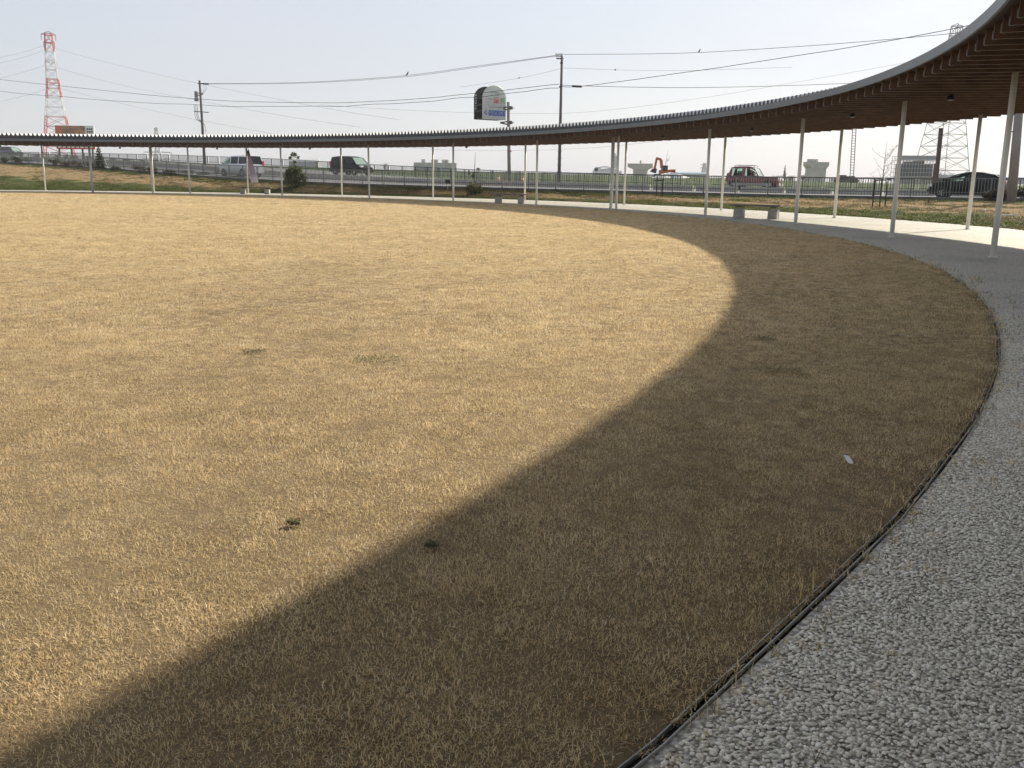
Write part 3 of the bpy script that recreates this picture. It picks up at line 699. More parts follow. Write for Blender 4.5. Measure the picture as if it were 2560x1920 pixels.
mb.tube([(-.02, 0, 40*k), (-13*k, 0, 52*k)], [.014, .006], 5); mb.tube([(0, 0, 52*k), (10*k, 0, 63*k)], [.014, .006], 5); mb.build('trunk', m_bark, t)
# young conical evergreen on the mound, propped by a pole
b = on_verge(250, 424, 60); t = thing('conifer', 'dark young conifer on the mound by the wide column', 'tree', b); k = 1/ppm(b.y)
lumps = []
for i in range(9):
    hh = (6+i*6.2)*k; rr = (15-i*1.35)*k
    for j in range(4): a = j*1.57+i*.8; lumps.append(((math.cos(a)*rr*.55, math.sin(a)*rr*.55, hh), (rr*.55, rr*.5, 3.2*k)))
leaf_mesh('foliage', lumps, 1500, .07, m_leaf_d, .2, t, 0); mb = MB(); mb.tube([(0, 0, -.1), (0, 0, 62*k)], [.06, .012], 6); mb.build('trunk', m_bark, t)
p0, p1 = on_verge(272, 424, 60), None; p1 = at(261, 398, p0.y+.3); mb = MB(); mb.tube([p0, p1], .03, 6)
tag(mb.build('prop_pole', m_cream), 'pale pole leaning against the dark young conifer', 'pole')
# shrub rows on the mound
for i, (px, py, w, h, mm, lab) in enumerate([(12, 411, 1.4, .9, m_leaf_d, 'dark shrub at the left edge of the picture under the parked cars'), (42, 411, 1.7, 1.0, m_leaf_d, 'second dark shrub from the left edge on the mound'), (70, 411, 1.6, .95, m_leaf_d, 'third dark shrub from the left edge on the mound'), (100, 411, 1.5, .8, m_leaf_d, 'dark green shrub just left of the first visible column'),
        (138, 416, 1.6, .95, m_leaf_d, 'dark shrub just right of the first visible column'), (168, 420, 1.8, .95, m_leaf_b, 'brownish shrub below the orange billboard'), (196, 423, 1.7, 1.05, m_leaf_b, 'brown shrub left of the wide column'), (228, 426, 1.5, .9, m_leaf_d, 'dark shrub behind the wide column'), (290, 430, 1.4, .6, m_leaf_d, 'low green shrub right of the young conifer'),
        (350, 432, 1.7, .95, m_leaf_b, 'brown shrub left of the paired columns'), (383, 434, 1.3, .7, m_leaf_b, 'small brown shrub behind the paired columns'), (425, 438, 1.8, .65, m_leaf_d, 'low dark shrub left of the utility pole'), (470, 440, 1.7, .55, m_leaf_d, 'low dark shrub below the left utility pole'), (510, 442, 1.5, .55, m_leaf_d, 'low dark shrub right of the left utility pole'),
        (552, 443, 1.6, .75, m_leaf_b, 'brown hedge bush in front of the minivan nose'), (585, 444, 1.6, .8, m_leaf_b, 'brown hedge bush in front of the minivan door'), (608, 446, 1.3, .7, m_leaf_b, 'brown hedge bush left of the purple banner'),
        (2478, 502, 1.0, .65, m_leaf_b, 'brown shrub behind the nearest column'), (2507, 503, 1.1, .75, m_leaf_b, 'reddish brown shrub left of the thick grey pole'), (2556, 503, 1.0, .75, m_leaf_d, 'dark shrub at the right edge of the picture')]):
    shrub('shrub', lab, px, py, w, h, mm, 520, .06, 'shrubs along the road edge', i+3)
# bare saplings in stake frames
def sapling(label, px, py, htop, lean, nb, seed, stakes, spread):
    random.seed(seed); b = on_verge(px, py); k = 1/ppm(b.y); t = thing('bare_sapling', label, 'tree', b, 0, 'staked bare saplings')
    H = htop*k; tr = MB(); tr.tube([(0, 0, -.1), (lean*.25*k, 0, H*.3), (lean*.6*k, .02, H*.65), (lean*k, 0, H)], [.028, .022, .013, .004], 6); tr.build('trunk', m_bark, t)
    br_ = MB()
    for i in range(nb):
        z = H*random.uniform(.32, .8); a = random.uniform(0, 6.28); r = spread*k*random.uniform(.5, 1)*(1-z/H*.5); up = random.uniform(.5, 1.3)*r
        p0 = Vector((lean*k*z/H, 0, z)); p1 = p0+Vector((math.cos(a)*r*.5, math.sin(a)*r*.5, up*.4)); p2 = p0+Vector((math.cos(a)*r, math.sin(a)*r, up))
        br_.tube([p0, p1, p2], [.009, .006, .0025], 4)
        for j in range(3):
            q = p1.lerp(p2, random.random()); d = Vector((random.uniform(-1, 1), random.uniform(-1, 1), random.uniform(.2, 1))).normalized()*r*.35; br_.tube([q, q+d], [.004, .002], 4)
    br_.build('crown', m_bark, t)
    st = thing('stake_frame', stakes[0], 'plant stakes', b, 0, 'stake frames of the saplings')
    for dx, top in stakes[1]: mb = MB(); mb.tube([(dx*k, .12, -.1), (dx*k*.9, .1, top*k)], .035, 6); mb.build('stake', m_stake, st)
    mb = MB(); z = stakes[2]*k; mb.tube([(stakes[3]*k, .06, z), (stakes[4]*k, .06, z+.02)], .035, 6); mb.build('crossbar', m_stake, st)
sapling('leaning bare sapling in front of the orange excavator', 1651, 494, 116, 14, 9, 4, ('dark wooden stake frame round the sapling by the white heap', [(-10, 50), (6, 46)], 41, -16, 8), 26)
sapling('bare many-branched sapling in front of the scaffolded pier', 2199, 517, 160, 3, 16, 9, ('dark wooden stake frame round the sapling near the black car', [(-16, 67), (16, 63), (2, 60)], 65, -18, 22), 70)
b = on_verge(2322, 508); mb = MB(); mb.tube([b+Vector((0, 0, -.1)), b+Vector((0, 0, .28))], .03, 6); tag(mb.build('marker_stake', m_stake), 'short dark stake in the grass left of the black car', 'stake')
# little board on a post
b = on_verge(1119.5, 476); k = 1/ppm(b.y); t = thing('notice_board', 'small dark green notice board on a thin post in the grass', 'sign', b)
mb = MB(); mb.tube([(0, 0, -.1), (0, 0, 25*k)], .018, 6); mb.build('post', m_lgrey, t)
mb = MB(); mb.box((0, -.03, 20*k), (13*k, .02, 10*k)); mb.build('board', mat('dark_green_board', (.012, .03, .022), .5), t)
# bits lying about
def litter(name, label, px, py, mk_, m, z=.0, verge_=False):
    p = on_verge(px, py) if verge_ else None
    if p is None: d = RT*((px-1280)/F_PX)-UP*((py-960)/F_PX)+FW; p = d*(-EYE/d.z)+Vector((0, 0, EYE))
    mb = MB(); mk_(mb); o = mb.build(name, m); o.location = p+Vector((0, 0, z)); return o
def scrap(mb): mb.add([(-.012, -.03, .028), (.014, -.032, .022), (.018, .0, .034), (.012, .032, .045), (-.016, .03, .05), (-.014, 0, .038)], [(0, 1, 2, 5), (5, 2, 3, 4)])
tag(litter('paper_scrap', 'white scrap of paper lying on the shaded lawn', 2119, 1166, scrap, m_white), 'white scrap of paper lying on the shaded lawn', 'litter')
def stick(mb): mb.tube([(-.5, 0, .05), (0, .02, .07), (.52, -.03, .05)], .022, 6)
tag(litter('stick', '', 2515, 542, stick, m_cream, verge_=True), 'pale stick lying in the grass beyond the nearest column', 'stick')
def pebb(mb): mb.lathe([(.03, 0), (.06, .03), (.05, .07), (.01, .09)], 7)
tag(litter('stone', '', 2461, 528, pebb, m_white, verge_=True), 'white stone in the grass right of the nearest outer column', 'stone')
# weeds on the lawn
m_weed = leafmat('dull_weed_leaf', [(.07, .075, .034), (.14, .14, .058), (.22, .21, .10), (.32, .28, .15)], .3)
for i, (px, py, w, lab) in enumerate([(945, 903, .30, 'small green weed patch in the middle of the sunlit lawn'), (1950, 930, .24, 'green weed patch on the shaded lawn to the right'), (735, 1318, .045, 'little green weed low in the sunlit lawn'), (1080, 1374, .045, 'little dark weed at the edge of the shadow'), (635, 883, .15, 'faint weed left of the middle weed patch'), (1905, 850, .2, 'faint weed patch above the weed on the shaded lawn')]):
    d = RT*((px-1280)/F_PX)-UP*((py-960)/F_PX)+FW; p = d*(-EYE/d.z)+Vector((0, 0, EYE)); random.seed(40+i)
    vs, fs, hu = [], [], []
    for _ in range(170):
        r = w*math.sqrt(random.random())*.42; a = random.uniform(0, 6.28); c = Vector((r*math.cos(a)*1.5, r*math.sin(a), random.uniform(.012, .032))); s_ = random.uniform(.004, .010)*(1+w*2); q = Euler((random.uniform(-.7, .7), random.uniform(-.7, .7), random.uniform(0, 6.28))).to_matrix(); n0 = len(vs)
        for aa, bb in ((-1, 0), (0, -.4), (1, 0), (0, .4)): vs.append(c+q @ Vector((aa*s_, bb*s_, 0)))
        hu += [random.random()*.8]*4; fs.append((n0, n0+1, n0+2, n0+3))
    me = bpy.data.meshes.new('weed'); me.from_pydata([tuple(v) for v in vs], [], fs); me.materials.append(m_weed); hue_attr(me, hu); o = link('weed', me, None, p); tag(o, lab, 'weed', 'weeds on the lawn')

# ---------------------------------------------------------------- benches
def ground_px(px, py): d = RT*((px-1280)/F_PX)-UP*((py-960)/F_PX)+FW; return d*(-EYE/d.z)+Vector((0, 0, EYE))
def bench(label, pa, pb):
    a, b_ = Vector(pa), Vector(pb); c = (a+b_)/2; d = b_-a; t = thing('bench', label, 'bench', (c.x, c.y, 0), math.atan2(d.y, d.x), 'benches under the canopy'); D = d.length
    for s_ in (-1, 1):
        bm = bmesh.new(); bmesh.ops.create_cube(bm, size=1); bmesh.ops.scale(bm, vec=(.34, .36, .34), verts=bm.verts)
        for v in bm.verts:
            if v.co.z > 0: v.co.x *= .94; v.co.y *= .96
        bmesh.ops.bevel(bm, geom=bm.edges[:], offset=.015, segments=2, affect='EDGES'); bmesh.ops.translate(bm, vec=(s_*D/2, 0, .17), verts=bm.verts)
        me = bpy.data.meshes.new('block'); bm.to_mesh(me); bm.free(); me.materials.append(m_conc); blk = link('block', me, t)
        for y in (-.12, .12):
            mb = MB(); mb.tube([(s_*D/2-.10, y, .335), (s_*D/2-.10, y, .395), (s_*D/2-.05, y, .425), (s_*D/2+.05, y, .425), (s_*D/2+.10, y, .395), (s_*D/2+.10, y, .335)], .014, 6); mb.build('bracket', m_black, blk)
    for j in range(3):
        bm = bmesh.new(); bmesh.ops.create_cube(bm, size=1); bmesh.ops.scale(bm, vec=(D+.55, .145, .055), verts=bm.verts); bmesh.ops.bevel(bm, geom=bm.edges[:], offset=.008, segments=1, affect='EDGES'); bmesh.ops.translate(bm, vec=(0, (j-1)*.152, .467), verts=bm.verts)
        me = bpy.data.meshes.new('plank'); bm.to_mesh(me); bm.free(); me.materials.append(m_plank); link('plank', me, t)
def bench_at(t_deg, off, D): 
    c = ring(math.radians(t_deg), off); nn = ring_n(math.radians(t_deg)); tg = Vector((-nn.y, nn.x, 0)); return c-tg*D/2, c+tg*D/2
def bench_px(label, px, py, phi, D):
    c = ground_px(px, py); d = Vector((math.cos(phi), -math.sin(phi), 0)); bench(label, c-d*D/2, c+d*D/2)
bench_px('plank bench on concrete blocks, the nearest one, below the red car', 1889.5, 546, math.radians(32), 1.28)
bench_px('plank bench on concrete blocks at the foot of the sign pole', 1274.5, 508, math.radians(12), 1.28)
bench_px('farthest plank bench on concrete blocks, beside the purple banner', 638.5, 485, math.radians(5), 1.8)
# ---------------------------------------------------------------- banner tied to a column
b = ring(math.radians(317.9), 5.9); k = 1/ppm(b.y); t = thing('banner', 'long pale purple banner hanging from an outer column', 'banner', b)
vs, fs = [], []; NZ, NX = 26, 8
for i in range(NZ+1):
    v = i/NZ; z = 3.05-2.25*v
    for j in range(NX+1):
        u = j/NX; w_ = .12+.40*min(1, v*1.25); x = .10+u*w_+.06*v+.22*v*v*.6; y = -.12-.05*math.sin(u*7+v*3)*(.4+v); vs.append((x, y, z+.16*u*(1-v)))
for i in range(NZ):
    for j in range(NX): fs.append((i*(NX+1)+j, i*(NX+1)+j+1, (i+1)*(NX+1)+j+1, (i+1)*(NX+1)+j))
m_ban = bpy.data.materials.new('purple_white_banner_cloth'); m_ban.use_nodes = True; n, l = nodes_of(m_ban); bb = n['Principled BSDF']; bb.inputs['Roughness'].default_value = .8
tcn = n.new('ShaderNodeTexCoord'); sx = n.new('ShaderNodeSeparateXYZ'); l.new(tcn.outputs['Generated'], sx.inputs[0]); r = n.new('ShaderNodeValToRGB'); els = r.color_ramp.elements
els[0].position = 0; els[0].color = (.70, .66, .72, 1); els[1].position = 1; els[1].color = (.03, .025, .035, 1)
for p_, c_ in ((.14, (.68, .62, .72)), (.22, (.50, .40, .60)), (.72, (.46, .36, .56)), (.80, (.45, .14, .22)), (.86, (.10, .06, .12))): e = els.new(p_); e.color = (*c_, 1)
l.new(sx.outputs[2], r.inputs['Fac']); l.new(r.outputs['Color'], bb.inputs['Base Color'])
mesh_obj('cloth', vs, fs, m_ban, t, True); mb = MB(); mb.tube([(.085, -.09, .5), (.085, -.09, 3.2)], .012, 6); mb.tube([(.085, -.09, 3.1), (-.12, -.09, 3.22)], .012, 6); mb.build('rod', m_black, t)

# ---------------------------------------------------------------- vehicles
def loft(rings_, close=True):
    vs, fs = [], []; K = len(rings_[0])
    for r_ in rings_: vs += [Vector(p) for p in r_]
    for i in range(len(rings_)-1):
        for k in range(K): fs.append((i*K+k, i*K+(k+1) % K, (i+1)*K+(k+1) % K, (i+1)*K+k))
    fs.append(tuple(reversed(range(K)))); fs.append(tuple((len(rings_)-1)*K+k for k in range(K))); return vs, fs
def wheel_meshes(r, w):
    mb = MB(); mb.lathe([(r*.62, -w/2), (r*.93, -w/2), (r, -w*.38), (r, w*.38), (r*.93, w/2), (r*.62, w/2)], 24, axis='Y'); ty = mb.mesh('tyre', m_tyre, True)
    mb = MB(); mb.lathe([(r*.64, -w*.44), (r*.60, -w*.46), (r*.56, -w*.30)], 20, axis='Y'); mb.lathe([(r*.17, -w*.5), (r*.15, -w*.52)], 10, axis='Y')
    for i in range(5):
        a = i*1.2566; mb.bar((math.cos(a)*r*.1, -w*.45, math.sin(a)*r*.1), (math.cos(a)*r*.6, -w*.45, math.sin(a)*r*.6), r*.24, .03)
    return ty, mb.mesh('rim', m_rim)
def car(name, label, cat, px, off, heading, paint, L, W, H, belt, body, roofl, cols_, clear, wheelx, wr, hub=None, extras=None, lower=None, clad=None):
    """body: (x, z bottom, z top, width factor) from nose to tail; roofl: (x, z) windscreen foot, roof front .. roof rear, rear window foot; cols_: x breaks of the side (pillar/window alternating)"""
    s_ = s_at_px(px, off); p = road_pt(s_, off); d = road_dir(s_)*heading
    if off > 30: p.z = zat(px, 391, p.y)-.1
    t = thing(name, label, cat, p, math.atan2(d.y, d.x)); hw = W/2
    secs = []
    for x, zb, zt, wf in body:
        w = hw*wf; secs.append([(x, -w*.90, zb), (x, -w*.985, zb+.10), (x, -w, zb+(zt-zb)*.45), (x, -w*.985, zt-.10), (x, -w*.93, zt-.02), (x, -w*.6, zt), (x, w*.6, zt), (x, w*.93, zt-.02), (x, w*.985, zt-.10), (x, w, zb+(zt-zb)*.45), (x, w*.985, zb+.10), (x, w*.90, zb)])
    v, f = loft(secs); o = mesh_obj('body', v, f, paint, t, True)
    o.modifiers.new('es', 'EDGE_SPLIT').split_angle = math.radians(38)
    if clad:
        mb = MB()
        for sd in (-1, 1): mb.box(((clad[0]+clad[1])/2, sd*(hw+.004), clad[2]), (clad[1]-clad[0], .05, clad[3]))
        mb.build('cladding', clad[4], o)
    rx = [q[0] for q in roofl]; rz = [q[1] for q in roofl]
    def zr(x): return float(np.interp(-x, [-q for q in rx], rz))
    hb, ht = hw*.93, hw*.76
    def yy(z, x): k_ = min(1, max(0, (z-belt)/(H-belt))); return hb+(ht-hb)*k_
    # roof shell
    xs = list(np.linspace(rx[1], rx[-2], 12)); ring_ = []
    mb = MB(); vs = []
    for x in xs:
        z = zr(x); y0 = yy(z-.05, x); vs += [(x, -y0, z-.06), (x, -y0*.93, z-.015), (x, -y0*.5, z+.012), (x, y0*.5, z+.012), (x, y0*.93, z-.015), (x, y0, z-.06)]
    fs = [(i*6+k_, i*6+k_+1, (i+1)*6+k_+1, (i+1)*6+k_) for i in range(len(xs)-1) for k_ in range(5)]
    mesh_obj('roof', vs, fs, paint, t, True)
    # side walls: pillars and panes
    pil = MB(); n_pane = 0
    for i in range(len(cols_)-1):
        xa, xb = cols_[i], cols_[i+1]
        for sd in (-1, 1):
            if i % 2 == 0:
                q = [(xa, belt), (xb, belt), (xb, zr(xb)-.03), (xa, zr(xa)-.03)]
                pil.add([(x, sd*yy(z, x), z) for x, z in q], [(0, 1, 2, 3)])
            else:
                xm = (xa+xb)/2; q = [(xa, belt+.02), (xb, belt+.02), (xb, max(belt+.02, zr(xb)-.10)), (xm, max(belt+.02, zr(xm)-.10)), (xa, max(belt+.02, zr(xa)-.10))]
                mesh_obj('side_window', [(x, sd*(yy(z, x)-.008), z) for x, z in q], [(0, 1, 2, 3, 4)], m_gl_clear if (i//2) in clear else m_gl_dark, t)
                pil.add([(x, sd*yy(z, x), z) for x, z in ((xa, zr(xa)-.11), (xb, zr(xb)-.11), (xb, zr(xb)-.03), (xa, zr(xa)-.03))], [(0, 1, 2, 3)])
                pil.add([(x, sd*yy(z, x), z) for x, z in ((xa, belt-.02), (xb, belt-.02), (xb, belt+.03), (xa, belt+.03))], [(0, 1, 2, 3)])
    # corner pillars following the screens
    for sd in (-1, 1):
        for a_, b_ in ((roofl[0], roofl[1]), (roofl[-2], roofl[-1])): pil.bar((a_[0], sd*yy(a_[1], 0)*.985, a_[1]), (b_[0], sd*yy(b_[1], 0)*.985, b_[1]-.03), .07, .06)
    pil.build('pillars', paint if not extras or 'blackpillars' not in extras else m_black, t)
    for nm, (a_, b_), gm in (('windscreen', (roofl[0], roofl[1]), m_gl_screen), ('rear_window', (roofl[-2], roofl[-1]), m_gl_clear if -1 in clear else m_gl_dark)):
        y0, y1 = yy(a_[1], 0)*.95, yy(b_[1], 0)*.95
        mesh_obj(nm, [(a_[0], -y0, a_[1]), (a_[0], y0, a_[1]), (b_[0], y1, b_[1]-.02), (b_[0], -y1, b_[1]-.02)], [(0, 1, 2, 3)], gm, t)
    # seats and steering inside
    mb = MB()
    for x in (roofl[1][0]-.35, roofl[1][0]-1.25):
        for y in (-.35, .35): mb.box((x, y, belt-.02), (.14, .46, .5)); mb.box((x-.02, y, belt+.3), (.10, .24, .16))
    mb.build('seats', m_black, t)
    ty, rim = wheel_meshes(wr, .2)
    for x in wheelx:
        for sd in (-1, 1):
            wv = thing('w', '', '', (x, sd*(hw-.085), wr), 0); wv.name = 'wheel'; del wv['label'], wv['category']; wv.parent = t
            if sd > 0: wv.rotation_euler = (0, 0, math.pi)
            link('tyre', ty, wv); link('rim', rim, wv)
            mb = MB(); mb.lathe([(wr*1.17, -.01), (wr*1.17, .012)], 22, (x, sd*(hw+.001), wr+.02), axis='Y'); mb.build('wheel_arch', m_black, t)
    x0, x1 = body[0][0], body[-1][0]
    for sd in (-1, 1):
        mb = MB(); mb.box((x0-.10, sd*hw*.72, hub[0]), (.24, .34, .16)); mb.build('headlight', m_lampg, t)
        mb = MB(); mb.box((x1+.06, sd*hw*.86, hub[1]), (.16, .16, hub[2])); mb.build('tail_light', m_tail, t)
        mb = MB(); mb.box((roofl[0][0]-.32, sd*(hw+.09), belt+.07), (.10, .18, .14)); mb.build('mirror', paint, t)
    mb = MB(); mb.box((x0-.02, 0, .42), (.16, W*.9, .16)); mb.build('front_bumper', lower or paint, t)
    mb = MB(); mb.box((x1+.02, 0, .45), (.16, W*.9, .18)); mb.build('rear_bumper', lower or paint, t)
    for sd in (-1, 1):
        mb = MB(); mb.box((roofl[1][0]-.95, sd*(hw*.985+.01), belt-.10), (.18, .03, .035)); mb.build('door_handle', m_black if 'bh' in (extras or ()) else paint, t)
    pts = [cam.matrix_world.inverted() @ (Matrix.Translation(p) @ Matrix.Rotation(math.atan2(d.y, d.x), 4, 'Z') @ Vector((x, y, z))) for x in (x0, x1) for y in (-hw, hw) for z in (0, H)]
    us = [1280-F_PX*q.x/q.z for q in pts]; vs_ = [960+F_PX*q.y/q.z for q in pts]; print(label[:28], 'px %.0f-%.0f  py %.0f-%.0f' % (min(us), max(us), min(vs_), max(vs_)), 'Y %.1f' % p.y)
    return t
m_pred = mat('dark_red_car_paint', (.15, .012, .018), .3, .1, coat=1); m_pblack = mat('black_car_paint', (.004, .004, .005), .3, 0, spec=.25)
m_psil = mat('silver_car_paint', (.62, .64, .66), .3, .3, coat=1); m_pgrey = mat('grey_bumper_plastic', (.30, .30, .29), .5); m_pdark = mat('dark_blue_car_paint', (.02, .024, .035), .25, .2, coat=1)
m_pwhite = mat('white_car_paint', (.72, .73, .73), .3, coat=1)
# three-door off-roader on the far carriageway
t = car('red_off_roader', 'dark red three-door off-roader with roof rails and spare wheel', 'car', 1878, 15.2, -1, m_pred, 4.1, 1.75, 1.80, 1.06,
    [(1.98, .46, .90, .88), (1.92, .40, 1.0, .95), (1.2, .36, 1.06, 1.0), (.5, .34, 1.08, 1.0), (-.6, .34, 1.08, 1.0), (-1.5, .38, 1.08, 1.0), (-1.82, .44, 1.06, .97), (-1.88, .5, 1.02, .94)],
    [(.50, 1.07), (.12, 1.68), (-.35, 1.79), (-1.40, 1.78), (-1.62, 1.71), (-1.86, 1.07)], [.46, .36, -.55, -.80, -1.56, -1.80], (0, 1, -1), (1.22, -1.2), .36, (.84, .80, .30), None, m_pgrey, (-1.5, 1.5, .46, .20, m_pgrey))
mb = MB(); mb.lathe([(.12, -.1), (.34, -.1), (.36, -.05), (.36, .06), (.3, .1), (.1, .1)], 20, (0, 0, 0), axis='Y'); o = mb.build('spare_wheel', m_tyre, t); o.location = (-2.02, 0, .95); o.rotation_euler = (0, 0, math.pi/2)
for sd in (-1, 1): mb = MB(); mb.tube([(.1, sd*.55, 1.76), (-.05, sd*.55, 1.86), (-1.3, sd*.55, 1.87), (-1.5, sd*.55, 1.77)], .025, 6); mb.build('roof_rail', m_pgrey, t)
# hatchback on the near carriageway
hb_ = car('black_hatchback', 'black hatchback with arched roof behind the nearest columns', 'car', 2430, 2.6, 1, m_pblack, 4.45, 1.72, 1.50, .96,
    [(2.22, .32, .64, .76), (2.14, .24, .78, .89), (1.80, .22, .92, .97), (1.2, .22, .98, 1.0), (.3, .22, .98, 1.0), (-1.2, .22, 1.0, 1.0), (-1.9, .26, 1.06, .97), (-2.16, .36, 1.05, .9), (-2.22, .46, .98, .85)],
    [(1.62, .95), (.50, 1.40), (-.1, 1.50), (-.75, 1.49), (-1.5, 1.36), (-2.10, 1.08)], [1.40, 1.12, -.12, -.30, -1.28, -1.95], (0,), (1.40, -1.30), .315, (.74, .98, .12), ('bh',))
hb_.scale = (.88, .92, .98)
# minivans
def minivan(name, label, px, off, hd, paint, clear, L=4.75, H=1.85, low=None):
    return car(name, label, 'van', px, off, hd, paint, L, 1.73, H, 1.08,
        [(2.34, .36, .70, .84), (2.24, .26, .92, .94), (1.9, .24, 1.02, .99), (1.4, .24, 1.08, 1.0), (0, .24, 1.10, 1.0), (-1.8, .26, 1.10, 1.0), (-2.2, .30, 1.10, .98), (-2.30, .42, 1.06, .94)],
        [(1.66, 1.06), (.95, H-.13), (.4, H-.02), (-1.4, H), (-2.05, H-.08), (-2.24, 1.10)], [1.5, 1.32, .52, .44, -.70, -.80, -1.95, -2.15], clear, (1.45, -1.40), .32, (.86, 1.15, .42), ('bh',), low)
minivan('silver_minivan', 'silver minivan driving away behind the purple banner', 606, 3.6, 1, m_psil, (0,))
minivan('black_minivan', 'black minivan with bright windscreen on the far carriageway', 882, 15.5, -1, m_pblack, ())
minivan('dark_minivan', 'dark blue van at the far left road edge above the shrubs', 33, 39.0, -1, m_pdark, ())
minivan('white_minivan', 'dark car cut off by the left edge of the picture', -6, 39.0, -1, m_pblack, ()).name = 'dark_van'

# ---------------------------------------------------------------- utility poles, cables, sign
def pole_thing(name, label, px_top, py_top, px_b, py_b, Y, r0, r1, m):
    b, tp = at(px_b, py_b, Y), at(px_top, py_top, Y); t = thing(name, label, 'pole', b)
    mb = MB(); mb.tube([(0, 0, -1.5), (tp.x-b.x, 0, tp.z-b.z)], [r0, r1], 14); mb.build('shaft', m, t, True); return t, b, tp-b
t, b, tp = pole_thing('utility_pole', 'tall dark utility pole standing right of the arched sign', 1405, 140, 1397, 462, 79, .15, .10, m_pole)
k = 1/ppm(79)
mb = MB(); mb.bar((tp.x-14*k, 0, tp.z-6*k), (tp.x+4*k, 0, tp.z-6*k), .09); mb.build('crossarm', m_pole, t)
for dx in (-14, -9, -4): mb = MB(); mb.lathe([(.05, -.12), (.09, -.05), (.06, 0), (.09, .05), (.05, .18)], 8, (tp.x+dx*k, 0, tp.z+1*k)); mb.build('insulator', m_lgrey, t)
mb = MB(); mb.tube([(tp.x, 0, tp.z-2*k), (tp.x, 0, tp.z+6*k)], .045, 6); mb.build('top_cap', m_pole, t)
mb = MB(); mb.lathe([(.13, -.05), (.13, .05)], 12, (tp.x-.02, 0, tp.z-16*k)); mb.lathe([(.15, -.05), (.15, .05)], 12, (tp.x-.05, 0, tp.z-72*k)); mb.build('band', m_wire, t)
mb = MB()
for i in range(8): mb.bar((tp.x*(1-i*.08)-.22, 0, tp.z*.48-i*.55), (tp.x*(1-i*.08)+.22, 0, tp.z*.48-i*.55), .025)
mb.build('step_irons', m_wire, t)
t, b, tp = pole_thing('utility_pole', 'dark utility pole with switchgear standing on the left mound', 499, 201, 513, 428, 112, .19, .12, m_pole); k = 1/ppm(112)
mb = MB(); mb.bar((tp.x-5*k, 0, tp.z-7*k), (tp.x+22*k, 0, tp.z-8*k), .12); mb.bar((tp.x-18*k, 0, tp.z-73*k), (tp.x+18*k, 0, tp.z-75*k), .09); mb.bar((tp.x-14*k, 0, tp.z-38*k), (tp.x+6*k, 0, tp.z-32*k), .09); mb.bar((tp.x-12*k, 0, tp.z-30*k), (tp.x+6*k, 0, tp.z-30*k), .09); mb.build('crossarm', m_pole, t)
for dx in (10, 15, 20): mb = MB(); mb.lathe([(.06, -.1), (.12, 0), (.06, .1)], 8, (tp.x+dx*k, 0, tp.z-8*k)); mb.build('insulator', m_wire, t)
mb = MB(); mb.lathe([(.16, -.35), (.2, -.25), (.2, .25), (.14, .35)], 10, (tp.x-10*k, -.1, tp.z-33*k)); mb.box((tp.x-10*k, 0, tp.z-45*k), (9*k, .35, 8*k)); mb.build('transformer', m_pole_lt, t)
for j in range(3):
    mb = MB(); x0 = tp.x-(17-j*4)*k; mb.tube([(x0, -.05*j, tp.z-58*k), (x0, -.05*j, tp.z-80*k), (x0+3*k, 0, tp.z-92*k), (tp.x+6*k, 0, tp.z-104*k), (tp.x+8*k, 0, tp.z-122*k)], .03, 5); mb.build('down_lead', m_wire, t)
for j in range(2): mb = MB(); mb.tube([(tp.x+(9+6*j)*k, 0, tp.z-9*k), (tp.x+(10+5*j)*k, 0, tp.z-20*k), (tp.x+4*k, 0, tp.z-34*k)], .02, 5); mb.build('jumper', m_wire, t)
t, b, tp = pole_thing('grey_pole', 'thick pale grey concrete pole at the right edge of the picture', 2556, 180, 2531, 502, 48, .24, .20, m_pole_lt); mb = MB(); mb.bar((-.5, 0, 3.4), (0, 0, 3.4), .05); mb.build('step_bolt', m_wire, t)
t, b, tp = pole_thing('thin_pole', 'thin distant pole with a short arm near the right edge', 2532, 380, 2525, 462, 110, .12, .09, m_pole); mb = MB(); mb.bar((tp.x, 0, tp.z-.1), (tp.x+.7, 0, tp.z-.1), .08); mb.build('arm', m_pole, t)

def cable(label, pts, r, m, name='cable', wob=0):
    """pts: (px, py, depth) read along the cable; smoothed"""
    P = [at(*p) for p in pts]; n_ = 40; ts = np.linspace(0, len(P)-1, n_); out = []
    for tt_ in ts:
        i = min(int(tt_), len(P)-2); f = tt_-i; p0, p1, p2, p3 = P[max(i-1, 0)], P[i], P[i+1], P[min(i+2, len(P)-1)]
        out.append(.5*((2*p1)+(p2-p0)*f+(2*p0-5*p1+4*p2-p3)*f*f+(3*p1-p0-3*p2+p3)*f**3)+Vector((0, 0, wob*math.sin(tt_*9)*math.sin(tt_*2.3))))
    mb = MB(); mb.tube(out, r, 5); return tag(mb.build(name, m), label, 'cable', 'overhead cables')
cable('upper cable from the left utility pole up to the tall dark pole', [(519, 209, 112), (750, 206, 103), (1000, 190, 95), (1200, 164, 87), (1393, 138, 79)], .018, m_wire)
cable('second upper cable just beside the top cable between both poles', [(515, 210, 112.6), (750, 208, 103.6), (1000, 193, 95.6), (1200, 167, 87.6), (1397, 139, 79.6)], .018, m_wire)
cable('upper of two sagging cables crossing the left half of the sky', [(-60, 192, 135), (200, 220, 122), (500, 248, 112), (780, 257, 100), (1000, 250, 92), (1200, 232, 86), (1397, 210, 79)], .023, m_wire, wob=.02)
cable('lower wavy cable crossing the left half of the sky', [(-60, 222, 135), (200, 246, 122), (500, 263, 112), (780, 266, 100), (1000, 258, 92), (1200, 241, 86), (1397, 219, 79)], .023, m_wire, wob=.07)
cable('cable from the top of the dark pole to the right canopy', [(1408, 136, 79), (1700, 133, 72), (2000, 116, 66), (2250, 96, 60), (2520, 70, 54)], .017, m_wire)
